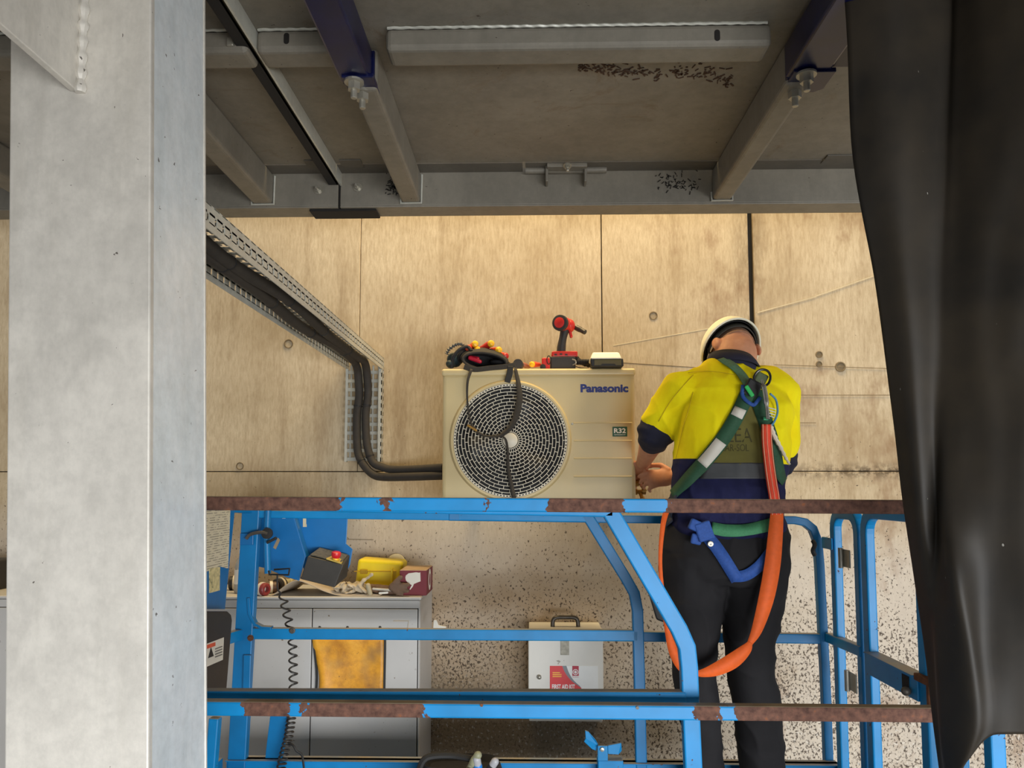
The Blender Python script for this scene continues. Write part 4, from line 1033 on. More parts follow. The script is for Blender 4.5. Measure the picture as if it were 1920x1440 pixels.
# ------------------------------------------------------------------ white steel cabinet behind the lift
cd = 3.2
M_CAB = mt('dirty_white_enamel', (190, 187, 182), 0.4, 0, 0.04, 5, specks=((120, 104, 84), 60, 0.70))
cx1 = P(785, 1250, cd).x; cz = P(700, 1119, cd).z; cx0 = -2.6
cab = empty('steel_cabinet', (-1.4, 3.4, 0), 'long dirty white steel cabinet against the wall, cluttered on top', 'cabinet')
obj('body', G().box((cx0, cd + .004, 0), (cx1 + 0.004, D - .004, cz - .012)), M_CAB, cab, bevel=0.012, seg=4)
obj('top', G().box((cx0, cd - .002, cz - .014), (cx1 + .008, D - .004, cz)), M_CAB, cab, bevel=0.006, seg=3)
zd = P(700, 1141, cd).z
xd = [cx0 + .02, P(120, 1250, cd).x, P(584, 1250, cd).x, P(783, 1250, cd).x]
obj('top_band', G().box((cx0, cd - .001, zd + .0015), (cx1, cd + .006, cz - .015)), M_CAB, cab, bevel=0.001)
dr = []
for i in range(3):
    dr.append(obj('door', G().box((xd[i] + .002, cd - .004, 0.10), (xd[i + 1] - .002, cd + .006, zd - .0015)), M_CAB, cab, bevel=0.002))
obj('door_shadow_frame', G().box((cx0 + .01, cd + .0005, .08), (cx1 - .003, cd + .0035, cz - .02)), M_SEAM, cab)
obj('hinge_strip', G().box((P(784.5, 1200, cd).x, cd - .003, .1), (cx1 + .002, cd + .006, cz - .016)), M_CAB, cab)
# recessed hasp outline and yellow plate on the right door
q0, q1 = P(738, 1178, cd), P(767, 1164, cd)
obj('label_holder', G().tube([(q0.x, cd - .006, q1.z), (q1.x, cd - .006, q1.z), (q1.x - .004, cd - .006, q0.z)], 0.0022, 6), mt('cream_line', (190, 180, 164), 0.5), dr[2])
for px in (600, 652, 713):
    q = P(px, 1176, cd); obj('door_screw', G().lathe([(0.006, 0), (0.005, 0.004), (0, 0.005)], 10, (q.x, cd - .004, q.z), (0, -1, 0)), M_BLACK, dr[2])
def yplate():
    n = N('grimy_yellow_sheet'); p = n.pos(); a = n.noise(p, 10, 6, 0.7); b = n.noise(p, 4, 3)
    c = n.ramp(a, [(0.3, lin((176, 112, 16))), (0.55, lin((226, 158, 34))), (0.75, lin((236, 176, 60)))])
    c = n.mix(n.mrange(b, 0.56, 0.70, 0, 0.75), c, lin((120, 96, 70))); s = n.noise(p, 60, 3)
    c = n.mix(n.mrange(s, 0.70, 0.73), c, lin((80, 50, 26))); n.color(c); n.bump(a, 0.5, 0.004); return n.set(0.5)
g = G(); nxp, nzp = 18, 14; vs = []; fs = []
for j in range(nzp + 1):
    v_ = j / nzp; py = 1194 + 132 * v_
    xl_ = 586 + 14 * math.sin(min(1, v_ * 1.1) * 2.2) ** 2 - 6 * max(0, v_ - .75) * 4 * .4; xr_ = 720 - 2 * v_
    for i in range(nxp + 1):
        u_ = i / nxp; q = P(xl_ + (xr_ - xl_) * u_, py, cd - .010)
        vs.append(q + V((0, -0.008 * mnoise.noise(q * 9) - 0.012 * math.exp(-((u_ - .06) / .07) ** 2) * v_, 0)))
for j in range(nzp):
    for i in range(nxp): a = j * (nxp + 1) + i; fs.append((a, a + 1, a + nxp + 2, a + nxp + 1))
yp = obj('yellow_sheet', G().add(vs, fs), yplate(), dr[2], smooth=True, thick=0.003)
for x in (586, 722):
    obj('rubber_edge', G().bar(spline([P(x, 1190, cd - .008), P(x + (4 if x < 600 else 0), 1220, cd - .010), P(x + (8 if x < 600 else -1), 1270, cd - .010), P(x + (4 if x < 600 else -2), 1328, cd - .010)], 4), 0.008, 0.008), M_BLACK, dr[2])
# hook with white rag at the cabinet's edge
o = obj('white_clip', G().prism([P(813, 1163, 3.22), P(818, 1162, 3.22), (P(822, 1172, 3.22)), P(836, 1175, 3.22), P(836, 1178, 3.22), P(812, 1178, 3.22)], (0, 0.01, 0)), M_LAB, cab, bevel=0.002)

# ------------------------------------------------------------------ things on the cabinet
CT = cz
def on(px, d): return P(px, 1110, d).x
# yellow plastic case
t = empty('yellow_case', (on(708, 3.46), 3.46, CT), 'dirty yellow plastic case lying on the cabinet behind the carton', 'case')
a, b = P(664, 1089, 3.40), P(756, 1048, 3.40)
M_YC = mt('dirty_yellow_plastic', (236, 208, 20), 0.45, 0, 0.08, 10, specks=((120, 96, 10), 40, 0.70))
obj('body', G().hexa([(a.x, 3.40, CT), (b.x - .012, 3.40, CT), (b.x - .012, 3.54, CT), (a.x, 3.54, CT), (a.x + .012, 3.41, b.z), (b.x, 3.41, b.z - .012), (b.x, 3.53, b.z - .012), (a.x + .012, 3.53, b.z)]), M_YC, t, bevel=0.016, seg=4)
q = P(664, 1072, 3.40); obj('lid_seam', G().box((a.x - .001, 3.397, q.z), (b.x - .03, 3.41, q.z + .003)), mt('dark_yellow', (178, 140, 10), 0.6), t)
q0, q1 = P(676, 1076, 3.40), P(689, 1068, 3.40); obj('latch', G().box((q0.x, 3.392, q0.z), (q1.x, 3.405, q1.z)), mt('dark_yellow', (178, 140, 10), 0.6), t, bevel=0.002)
q0, q1 = P(733, 1090, 3.40), P(737, 1065, 3.40); obj('rib', G().box((q0.x, 3.393, CT + .002), (q1.x, 3.405, q1.z)), M_YC, t, bevel=0.002)
# cream disc standing behind it
q = P(741, 1046, 3.55); t = obj('cream_lid', G().lathe([(0.042, 0), (0.044, 0.004), (0.042, 0.010), (0, 0.012)], 28, (q.x, 3.575, CT + .10), (0, -1, 0.25)), mt('cream_lid_plastic', (208, 196, 160), 0.5), smooth=True)
tag(t, 'round cream plastic lid leaning on the wall behind the yellow case', 'lid')
# maroon carton
t = empty('maroon_carton', (on(780, 3.32), 3.34, CT), 'small maroon cardboard carton with a torn white patch', 'carton')
a, b = P(749, 1112, 3.24), P(800, 1070, 3.24)
M_MAR = mt('maroon_card', (118, 44, 52), 0.7, 0, 0.08, 12); M_CARD = mt('kraft_card', (196, 166, 130), 0.8)
bxm = obj('box', G().box((a.x, 3.24, CT), (b.x, 3.44, b.z)), M_MAR, t, bevel=0.0015)
obj('top_flap', G().box((a.x + .001, 3.242, b.z), (b.x - .001, 3.438, b.z + .002)), M_CARD, t)
obj('torn_patch', G().prism([P(x, y, 3.2385) for x, y in ((761, 1079), (766, 1075), (774, 1074), (780, 1073), (786, 1074), (788, 1073), (788.5, 1090), (783, 1092), (776, 1095), (774, 1100), (769, 1106), (768, 1105), (772, 1097), (765, 1093), (761, 1088), (760, 1083))], (0, 0.0015, 0)), M_LAB, t)
zc = (CT + b.z) / 2 + .004
obj('oval_print', G().prism([(b.x + .0008, 3.34 + .045 * math.cos(k) * .8, zc + .045 * math.sin(k)) for k in np.linspace(0, 6.28, 25)[:-1]], (-.001, 0, 0)), M_LAB, t)
obj('oval_print', G().prism([(b.x + .0012, 3.34 + .022 * math.cos(k), zc + .026 * math.sin(k)) for k in np.linspace(0, 6.28, 21)[:-1]], (-.001, 0, 0)), M_MAR, t)
# work glove
M_GLV = mt('brown_glove', (112, 88, 70), 0.85, 0, 0.2, 40, bump=0.3)
g = G(); c = P(735, 1100, 3.25)
g.sphere(V((on(718, 3.27), 3.27, CT + .020)), (0.075, 0.035, 0.020), Matrix.Rotation(R(8), 3, 'Y'))
for k, (px, py, px2, py2) in enumerate(((739, 1106, 753, 1115), (743, 1103, 764, 1108), (744, 1098, 765, 1096), (740, 1095, 751, 1082))):
    g.cap(P(px, py, 3.22), 0.013, P(px2, py2, 3.215), 0.009)
g.sphere(P(739, 1101, 3.225), (0.024, 0.02, 0.020))
def remesh(g, voxel, smooth_it, name):
    me = bpy.data.meshes.new(name); me.from_pydata([tuple(p) for p in g.v], [], g.f); me.update()
    o = bpy.data.objects.new(name, me)
    m = o.modifiers.new('r', 'REMESH'); m.mode = 'VOXEL'; m.voxel_size = voxel; m.adaptivity = 0
    if smooth_it:
        m = o.modifiers.new('s', 'SMOOTH'); m.factor = 0.5; m.iterations = smooth_it
    res = baked(o); res.name = name
    return res
def organic(name, g, mat, parent, voxel=0.004, it=4, wrinkle=None):
    me = remesh(g, voxel, it, name)
    co = np.array([v.co[:] for v in me.vertices])
    if wrinkle:
        nr_ = np.empty(len(me.vertices) * 3); me.vertices.foreach_get('normal', nr_); nr_ = nr_.reshape(-1, 3)
        co = co + nr_ * np.array([wrinkle(V(c)) for c in co])[:, None]
        me.vertices.foreach_set('co', co.ravel())
    lo, hi = co.min(0), co.max(0); org = V(((lo[0] + hi[0]) / 2, (lo[1] + hi[1]) / 2, lo[2]))
    me.transform(Matrix.Translation(-org)); me.materials.clear(); me.materials.append(mat)
    me.polygons.foreach_set('material_index', [0] * len(me.polygons))
    return link(name, me, parent, org, smooth=True, ang=80)
o = organic('work_glove', g, M_GLV, None, 0.004, 3, lambda p: 0.003 * mnoise.noise(p * 60))
tag(o, 'crumpled brown work glove in front of the maroon carton', 'glove')
# curled cardboard sheet
prof = [(505, 1121), (520, 1110), (538, 1096), (552, 1089), (565, 1090), (585, 1098), (612, 1110), (640, 1117), (668, 1119), (712, 1117)]
g = G(); rs = []
for (px, py) in spline(prof, 4):
    p0 = P(px, py, 3.21); p0.z = max(p0.z, CT + .002); p1 = p0 + V((0.02, 0.24, 0)); p1.z = max(CT + .002, p1.z - .035 if px > 560 else p1.z - .01)
    rs.append([p0, p0 + (p1 - p0) * .5 + V((0, 0, .004)), p1])
g.rings(rs, closed=False, cap=False)
o = obj('cardboard_sheet', g, mt('dusty_card', (176, 160, 138), 0.85, 0, 0.15, 8), smooth=True, thick=0.003)
tag(o, 'curled dusty cardboard sheet on the cabinet under the lift controller', 'cardboard')
# rag and plastic bag
g = G()
for k in range(26): g.sphere(V((on(636 + k * 2.1, 3.3) + random.uniform(-.01, .01), 3.28 + random.uniform(-.03, .03), CT + .02 + .012 * math.sin(k * .5) + random.uniform(0, .012))), (random.uniform(.016, .034), random.uniform(.02, .04), random.uniform(.005, .009)), Matrix.Rotation(random.uniform(-.9, .9), 3, 'Y'), 10, 8)
g.cap(P(676, 1093, 3.25), 0.010, P(697, 1077, 3.25), 0.008, flat=0.35)
o = organic('crumpled_rag', g, mt('grey_beige_cloth', (186, 172, 148), 0.8, 0, 0.2, 30), None, 0.0035, 1, lambda p: 0.006 * mnoise.noise(p * 55))
tag(o, 'crumpled beige grey rag left of the glove on the cabinet', 'rag')
# loose sticks, offcuts
for k, (x0, y0, x1, y1, c, lab) in enumerate(((700, 1104, 742, 1107, (190, 184, 170), 'thin grey rod lying behind the short white stick'), (712, 1112, 726, 1111, (232, 228, 216), 'short white stick on the cabinet edge by the glove'), (690, 1098, 694, 1113, (176, 162, 130), 'beige plastic offcut standing beside the rag'))):
    a, b = P(x0, y0, 3.22), P(x1, y1, 3.22); a.z = max(a.z, CT + .005); b.z = max(b.z, CT + .005)
    o = obj('offcut', G().cap(a, 0.005 if k < 2 else 0.011, b, 0.005 if k < 2 else 0.010), mt('offcut_%d' % k, c, 0.6), smooth=True); tag(o, lab, 'offcut')
# bottle and fittings at the left
c = P(452, 1118, 3.30); c.z = CT
t = empty('plastic_bottle', c, 'clear plastic bottle with white label standing at the left of the cabinet', 'bottle')
def clear():
    n = N('cloudy_plastic'); n.color(lin((206, 208, 206))); n.b.inputs['Transmission Weight'].default_value = 0.6; n.b.inputs['IOR'].default_value = 1.2; return n.set(0.15, 0, 0.5)
obj('bottle_body', G().lathe([(0.026, 0), (0.030, 0.01), (0.030, 0.11), (0.022, 0.14), (0.011, 0.155), (0.011, 0.17)], 20, c, (0, 0, 1)), clear(), t, smooth=True)
obj('label_band', G().lathe([(0.0305, 0.04), (0.0305, 0.10)], 20, c, (0, 0, 1)), M_LAB, t, smooth=True)
obj('cap', G().lathe([(0.013, 0.168), (0.013, 0.184), (0, 0.185)], 14, c, (0, 0, 1)), M_WHITE, t, smooth=True, ang=30)
grpf = 'old fittings piled at the left of the cabinet'
def fitting(px, d, r_, L, axis, col, lab, lift_=0.0):
    c = V((on(px, d), d, CT + r_ + lift_))
    t = empty('pipe_fitting', V((c.x, c.y, CT)), lab, 'fitting', grpf)
    m = mt('fitting_%s' % '_'.join(map(str, col)), col, 0.5, 0, 0.2, 30)
    obj('barrel', G().lathe([(r_ * .8, -L / 2), (r_, -L / 2 + .004), (r_, L / 2 - .004), (r_ * .8, L / 2), (r_ * .5, L / 2), (r_ * .5, -L / 2)], 18, c, axis), m, t, smooth=True, ang=35)
    obj('collar', G().lathe([(r_ * 1.12, -.006), (r_ * 1.12, .006)], 18, c, axis), mt('collar_cream', (216, 206, 186), 0.5), t, smooth=True, ang=30)
fitting(492, 3.23, 0.026, 0.05, (1, -.5, 0), (130, 44, 44), 'dark red round fitting with cream collar at the post')
fitting(508, 3.30, 0.024, 0.06, (1, .4, 0), (96, 70, 54), 'brown pipe fitting behind the dark red fitting')
fitting(524, 3.36, 0.028, 0.05, (.3, 1, 0), (46, 42, 40), 'black fitting beneath the controller wire hook')
fitting(536, 3.42, 0.022, 0.07, (1, 0, .2), (196, 184, 140), 'cream fitting behind the black fitting near the wire hook')
fitting(440, 3.40, 0.03, 0.05, (1, .2, 0), (40, 38, 38), 'black fitting left of the plastic bottle')
o = obj('dark_tray_box', G().box((P(-60, 1080, 3.4).x, 3.35, CT), (P(7, 1080, 3.4).x, 3.5, CT + .13)), M_BLACK, bevel=0.006); tag(o, 'dark box on the cabinet at the far left behind the column', 'box')

# ------------------------------------------------------------------ first aid box on the wall
fd = 3.42
a, b = P(992, 1355, fd), P(1129.5, 1180, fd)
M_FA = mt('white_metal_box', (216, 212, 202), 0.4, 0, 0.04, 6, specks=((150, 140, 124), 30, 0.72))
fa = empty('first_aid_box', ((a.x + b.x) / 2, 3.5, a.z), 'white metal first aid box with red sticker hung on the wall', 'first aid kit')
obj('case', G().box((a.x, fd + .02, a.z), (b.x, D - .001, b.z)), M_FA, fa, bevel=0.004)
obj('door', G().box((a.x - .003, fd, a.z + .055), (b.x + .003, fd + .019, b.z + .001)), M_FA, fa, bevel=0.004)
obj('handle', G().tube(spline([P(1036, 1177, fd + .06), P(1037, 1164, fd + .06), P(1043, 1158, fd + .06), P(1060, 1157.5, fd + .06), P(1077, 1158, fd + .06), P(1083, 1164, fd + .06), P(1084, 1177, fd + .06)], 5), 0.0095, 10), mt('worn_dark_steel', (74, 68, 60), 0.4, 0.5, 0.3), fa, smooth=True)
q0, q1 = P(1051, 1228, fd), P(1067, 1201, fd)
obj('latch_plate', G().box((q0.x, fd - .003, q0.z), (q1.x, fd + .001, q1.z)), mt('grey_latch', (142, 138, 124), 0.5, 0.3, 0.3, 60), fa, bevel=0.001)
obj('door_knob', G().lathe([(0.010, 0), (0.010, 0.008), (0.006, 0.012), (0, 0.013)], 14, P(1011, 1269, fd), (0, -1, 0)), M_ZINC, fa, smooth=True)
s0, s1 = P(1031, 1298, fd), P(1090, 1248.5, fd)
y_ = fd - .0012
stk = obj('sticker', G().box((s0.x, y_, s0.z), (P(1126, 1300, fd).x - .01, fd + .001, s1.z)), M_WHITE, fa)
def quad_curve(pts): return [tuple(q) for q in spline(pts, 5)]
red_edge = quad_curve([(1054, 1248.5), (1060, 1262), (1072, 1277), (1090, 1290)])
gry_edge = quad_curve([(1062, 1248.5), (1067, 1262), (1076, 1276), (1090, 1288.5)])
M_RS = mt('sticker_red', (214, 28, 34), 0.45, 0, 0.03); M_GS = mt('sticker_grey', (128, 134, 138), 0.5, 0, 0.03)
obj('red_field', G().prism([P(x, y, y_ - .0006) for x, y in [(1031, 1248.5)] + red_edge + [(1090, 1298), (1031, 1298)]], (0, .0008, 0)), M_RS, stk)
obj('grey_swoosh', G().prism([P(x, y, y_ - .0004) for x, y in red_edge + gry_edge[::-1][1:]], (0, .0008, 0)), M_GS, stk)
e0, e1 = P(1073, 1262, fd), P(1085, 1248.5, fd)
obj('emblem_bar', G().box((e0.x, y_ - .0006, P(1073, 1267, fd).z), (e1.x, y_ + .0002, e1.z)), mt('emblem_crimson', (178, 20, 52), 0.5), stk)
ec = P(1079, 1260, fd)
obj('emblem_ring', G().lathe([(0.0125, 0), (0.0125, .0014), (0.0095, .0014), (0.0095, 0)], 28, (ec.x, y_, ec.z), (0, -1, 0)), M_WHITE, stk)
obj('emblem_disc', G().lathe([(0.006, 0), (0.006, .0016), (0, .0016)], 20, (ec.x, y_, ec.z), (0, -1, 0)), M_WHITE, stk)
a2, b2 = P(1035, 1291, fd), P(1078, 1283, fd)
text_obj('FIRST AID KIT', 'sticker_lettering', M_WHITE, stk, a2.x, a2.z - .002, b2.x - a2.x, b2.z - a2.z + .002, y_ - .0012, 0.03)
M_GOLD = mt('gold_print', (240, 170, 60), 0.5)
for k, (x0, x1) in enumerate(((1036, 1050), (1036, 1053), (1036, 1053))):
    p0, p1 = P(x0, 1262 + k * 3.6, fd), P(x1, 1260 + k * 3.6, fd); obj('gold_print_line', G().box((p0.x, y_ - .0012, p0.z), (p1.x, y_, p1.z)), M_GOLD, stk)
p0, p1 = P(1073, 1270.5, fd), P(1085, 1268.5, fd)
text_obj('St John', 'sticker_lettering', mt('emblem_crimson', (178, 20, 52), 0.5), stk, p0.x, p0.z, p1.x - p0.x, p1.z - p0.z, y_ - .0008, 0.01)

# ------------------------------------------------------------------ black tool bag on the lift deck
bd_ = 2.62
g = G(); zbt = P(860, 1420, bd_).z
bag = empty('tool_bag', (P(860, 1440, bd_).x, bd_, ZF), 'black tool bag standing on the lift deck with grips poking out', 'tool bag')
rs = []
for z_, wx, wy in ((ZF, .15, .10), (ZF + .05, .155, .105), (zbt - .08, .150, .10), (zbt - .03, .135, .085), (zbt - .01, .12, .07), (zbt - .03, .10, .055)):
    rs.append([V((P(862, 1430, bd_).x + wx * math.copysign(abs(math.cos(a)) ** .5, math.cos(a)), bd_ + wy * math.copysign(abs(math.sin(a)) ** .5, math.sin(a)), z_)) for a in np.linspace(0, 2 * math.pi, 25)[:-1]])
obj('bag_body', G().rings(rs), M_POUCH, bag, smooth=True)
obj('carry_handle', G().tube(spline([P(786, 1444, bd_ - .05), P(795, 1425, bd_ - .05), P(812, 1418, bd_ - .04), P(850, 1417, bd_ - .03), P(890, 1424, bd_ - .04)], 5), 0.011, 8), M_BLACK, bag, smooth=True)
M_GRYP = mt('grey_grip', (176, 176, 180), 0.4); M_BLG = mt('blue_grip', (40, 130, 214), 0.4)
for i, (x0, y0, x1, y1, m, m2, lab) in enumerate(((900, 1445, 894, 1424, M_GRYP, M_BLG, 'grey and blue grip standing in the black bag'), (912, 1440, 928, 1428, M_GRYP, M_BLACK, 'grey and black grip leaning right out of the black bag'), (880, 1428, 896, 1416, mt('olive_grip', (150, 150, 120), 0.5), mt('olive_grip', (150, 150, 120), 0.5), 'olive grey lever sticking up from the black bag'))):
    t = empty('plier_grip', P(x0, y0, bd_ - .05), lab, 'hand tool', 'grips in the tool bag')
    a_, b_ = P(x0, y0 + 14, bd_ - .05), P(x1, y1, bd_ - .07)
    obj('grip', G().cap(a_, 0.011, b_, 0.013), m, t, smooth=True); obj('grip_band', G().cap(a_ + (b_ - a_) * .45, 0.0138, a_ + (b_ - a_) * .65, 0.0142), m2, t, smooth=True)

# ------------------------------------------------------------------ the worker
man = empty('person', (P(1365, 1010, 2.66).x, 2.66, ZF), 'worker in yellow and navy shirt, white helmet and green harness, working at the unit', 'person')
def skin_mat():
    n = N('skin'); p = n.pos(); f = n.noise(p, 18, 4)
    n.color(n.ramp(f, [(0.3, lin((196, 132, 100))), (0.7, lin((216, 156, 122)))])); n.b.inputs['Subsurface Weight'].default_value = 0.08
    n.b.inputs['Subsurface Radius'].default_value = (0.01, 0.004, 0.002); return n.set(0.55, 0, 0.4)
M_SKIN = skin_mat()
SH_L, EL_L, WR_L = P(1283, 738, 2.73), P(1231, 808, 2.80), P(1206, 868, 3.08)
SH_R, EL_R, WR_R = P(1452, 736, 2.76), P(1462, 862, 2.80), P(1270, 893, 3.03)
NECK, HEAD = P(1374, 694, 2.76), P(1373, 662, 2.87)
TORSO = [  # px centre x, py, half width px, depth centre, half depth m
    (1362, 1012, 106, 2.66, 0.125), (1360, 985, 106, 2.66, 0.130), (1360, 950, 104, 2.66, 0.130), (1364, 905, 102, 2.67, 0.130), (1368, 860, 104, 2.685, 0.135),
    (1372, 810, 104, 2.70, 0.142), (1375, 765, 102, 2.72, 0.142), (1376, 730, 92, 2.735, 0.125), (1376, 706, 72, 2.745, 0.095), (1376, 690, 46, 2.75, 0.07)]
def torso(g, k=1.0, cut=0, px=2.4):
    rs = []
    for cx, cy, hw, d, hd in TORSO[cut:]:
        c = P(cx, cy, d); w = hw * d / F * k
        ring_ = []
        for a in np.linspace(0, 2 * math.pi, 33)[:-1]:
            ca, sa = math.cos(a), math.sin(a)
            ring_.append(V((c.x + w * math.copysign(abs(ca) ** (2 / px), ca), c.y + hd * k * math.copysign(abs(sa) ** (2 / px), sa), c.z - (0.03 * ca if cy < 740 else 0))))
        rs.append(ring_)
    g.rings(rs); return g
def hand(g, wrist, f, n_, s_, curl, spread=1.0, sc=1.0):
    """palm and five fingers: f finger direction, n_ the way the fingers curl, s_ the thumb side"""
    f, n_, s_ = V(f).normalized(), V(n_).normalized(), V(s_).normalized(); w = V(wrist)
    g.cap(w + f * .005, 0.026 * sc, w + f * .045, 0.036 * sc, flat=0.48, side=s_)
    g.cap(w + f * .045, 0.037 * sc, w + f * .082, 0.036 * sc, flat=0.42, side=s_)
    for i, (off, L) in enumerate(((0.029, .070), (0.010, .078), (-0.010, .072), (-0.028, .058))):
        p = w + f * (.090 if i < 3 else .082) + s_ * (off * sc)
        d_ = (f + s_ * (off * 1.6 * spread)).normalized(); ang = curl[i]; r_ = 0.0095 * sc
        for k, fr in enumerate((.44, .31, .25)):
            a = ang * (k + .6); dd_ = (d_ * math.cos(a) + n_ * math.sin(a)).normalized(); q = p + dd_ * (L * fr)
            g.cap(p, r_, q, r_ * .92, 12); p = q; r_ *= .92
    p = w + f * .030 + s_ * .028
    for k, (L, v_) in enumerate(((.040, f * .7 + s_ * .8 + n_ * .3), (.032, f * .95 + s_ * .35 + n_ * .45), (.026, f * 1.0 + s_ * .05 + n_ * .5))):
        q = p + v_.normalized() * L; g.cap(p, 0.0125 - .0012 * k, q, 0.0112 - .0012 * k, 12); p = q
g = G()
torso(g, 0.86)
# head: skull, face, jaw, nose, ears, neck, bowed towards the work
hdir = (HEAD - NECK).normalized()
Mh = Matrix.Rotation(R(7), 3, 'Y') @ Matrix.Rotation(R(9), 3, 'Z') @ Matrix.Rotation(R(-58), 3, 'X')       # local -y... +y is the face side
def H(x, y, z): return HEAD + Mh @ V((x, y, z))
g.sphere(HEAD, (0.076, 0.097, 0.105), Mh, 24, 16)
g.cap(H(0, 0.045, -0.03), 0.066, H(0, 0.055, -0.085), 0.050)              # face and jaw
g.cap(H(0, 0.098, 0.0), 0.010, H(0, 0.118, -0.035), 0.014)               # nose
g.cap(H(-0.024, 0.098, -0.068), 0.008, H(0.024, 0.098, -0.068), 0.008)   # lips
for sx in (-1, 1):
    g.sphere(H(sx * 0.081, -0.036, -0.020), (0.011, 0.021, 0.034), Mh @ Matrix.Rotation(R(-14 * sx), 3, 'Z'), 14, 10)
    g.sphere(H(sx * 0.030, 0.086, 0.008), (0.016, 0.010, 0.012), Mh, 12, 8)   # brows
g.cap(NECK - V((0, 0.02, 0.06)), 0.074, H(0, -0.022, -0.055), 0.066)
g.cap(NECK, 0.068, H(0, -0.035, 0.0), 0.066)
# arms
for S_, E_, W_ in ((SH_L, EL_L, WR_L), (SH_R, EL_R, WR_R)):
    g.cap(V(TORSO and P(1376, 725, 2.74)), 0.07, S_, 0.062); g.cap(S_, 0.062, E_, 0.046); g.cap(E_, 0.047, E_ + (W_ - E_) * .45, 0.044); g.cap(E_ + (W_ - E_) * .4, 0.044, W_, 0.028)
# legs inside the trousers
HIPL, HIPR = P(1312, 1030, 2.66), P(1412, 1030, 2.66)
KNL, KNR = P(1312, 1245, 2.63), P(1408, 1240, 2.66)
ANL, ANR = V((P(1328, 1440, 2.66).x, 2.68, ZF + .09)), V((P(1428, 1440, 2.68).x, 2.70, ZF + .09))
for a, b, c in ((HIPL, KNL, ANL), (HIPR, KNR, ANR)):
    g.cap(a, 0.080, b, 0.052); g.cap(b, 0.052, c, 0.036); g.cap(c, 0.036, c + V((0, .10, -.055)), 0.034)
# hands: left partly behind the casing's edge, right in front of the valves
hand(g, WR_L, (-0.15, 0.9, -0.4), (-0.2, -0.5, -0.8), (-0.75, 0.1, 0.35), (.55, .6, .65, .7))
hand(g, WR_R, (-1.0, 0.22, -0.10), (-0.1, 0.75, -0.45), (-0.05, 0.25, 1.0), (.42, .58, .70, .80))
body = organic('body', g, M_SKIN, man, 0.0042, 5)
# eyes and short hair
for sx in (-1, 1): obj('eye', G().sphere(H(sx * 0.031, 0.094, -0.006), 0.011, None, 12, 8), M_WHITE, man, smooth=True)
g = G(); 
for z_, r_, yy in ((-.030, .0, 0),): pass
rs = []
for i, (ph, k) in enumerate(((-8, 1.0), (10, 1.022), (30, 1.028), (55, 1.028), (80, 1.028), (90, 1.028))):
    c_, s_ = math.cos(R(ph)), math.sin(R(ph))
    rs.append([H(0.077 * k * c_ * math.cos(a), 0.098 * k * c_ * math.sin(a) - .004, 0.106 * k * s_ + (0.012 * math.sin(a) if ph < 20 else 0)) for a in np.linspace(0, 2 * math.pi, 29)[:-1]])
obj('hair', G().rings(rs), mt('cropped_hair', (150, 112, 88), 0.8, 0, 0.2, 90), man, smooth=True)

# helmet
HC = HEAD + Mh @ V((0, 0.0, 0.020))
def HH(x, y, z): return HC + Mh @ V((x, y, z))
M_HELM = mt('helmet_white', (240, 238, 216), 0.32, 0, 0.02, 4)
rs = []; ri = []
for ph in (-6, 4, 14, 26, 40, 55, 70, 82, 89):
    c_, s_ = math.cos(R(ph)) ** 0.85, math.sin(R(ph))
    ex = 1.0 if ph > 0 else 1.03
    rs.append([HH(0.104 * ex * c_ * math.cos(a), (0.132 if math.sin(a) > 0 else 0.126) * ex * c_ * math.sin(a), 0.118 * s_ + 0.010) for a in np.linspace(0, 2 * math.pi, 41)[:-1]])
hel = obj('helmet', G().rings(rs, cap=False).add(rs[-1], [tuple(range(40))]), M_HELM, man, smooth=True, thick=0.004, ang=60)
# peak at the front and rain gutter rim
pk = []
for a in np.linspace(R(25), R(155), 17):
    e = math.sin((a - R(25)) / R(130) * math.pi)
    pk.append([HH(0.105 * math.cos(a), 0.130 * math.sin(a), -0.002), HH(0.112 * math.cos(a), (0.136 + 0.045 * e) * math.sin(a), -0.016)])
obj('peak', G().rings(pk, closed=False, cap=False), M_HELM, hel, smooth=True, thick=0.004)
obj('rim', G().tube([HH(0.107 * math.cos(a), 0.131 * math.sin(a), -0.003) for a in np.linspace(0, 2 * math.pi, 49)], 0.0042, 8), M_HELM, hel, smooth=True)
M_HARN = mt('helmet_cradle', (52, 50, 44), 0.6)
obj('cradle_band', G().rings([[HH(0.086 * math.cos(a), 0.108 * math.sin(a) - .002, z_ + .006 * math.sin(a)) for a in np.linspace(0, 2 * math.pi, 41)[:-1]] for z_ in (-0.022, 0.012)], cap=False), M_HARN, hel, smooth=True, thick=0.004)
obj('liner', G().rings([[HH(0.097 * c_ * math.cos(a), 0.120 * c_ * math.sin(a), z_) for a in np.linspace(0, 2 * math.pi, 33)[:-1]] for c_, z_ in ((1, 0.0), (.95, .04), (.7, .09), (.2, .112))], cap=False), M_BLACK, hel, smooth=True, thick=0.002)
obj('chin_strap', G().tube(spline([HH(-0.090, 0.0, -0.004), H(-0.083, 0.02, -0.02), H(-0.072, 0.045, -0.07), H(-0.03, 0.07, -0.125), H(0.03, 0.07, -0.125), H(0.072, 0.045, -0.07), HH(0.090, 0.0, -0.004)], 5), 0.004, 6), M_BLACK, hel, smooth=True)
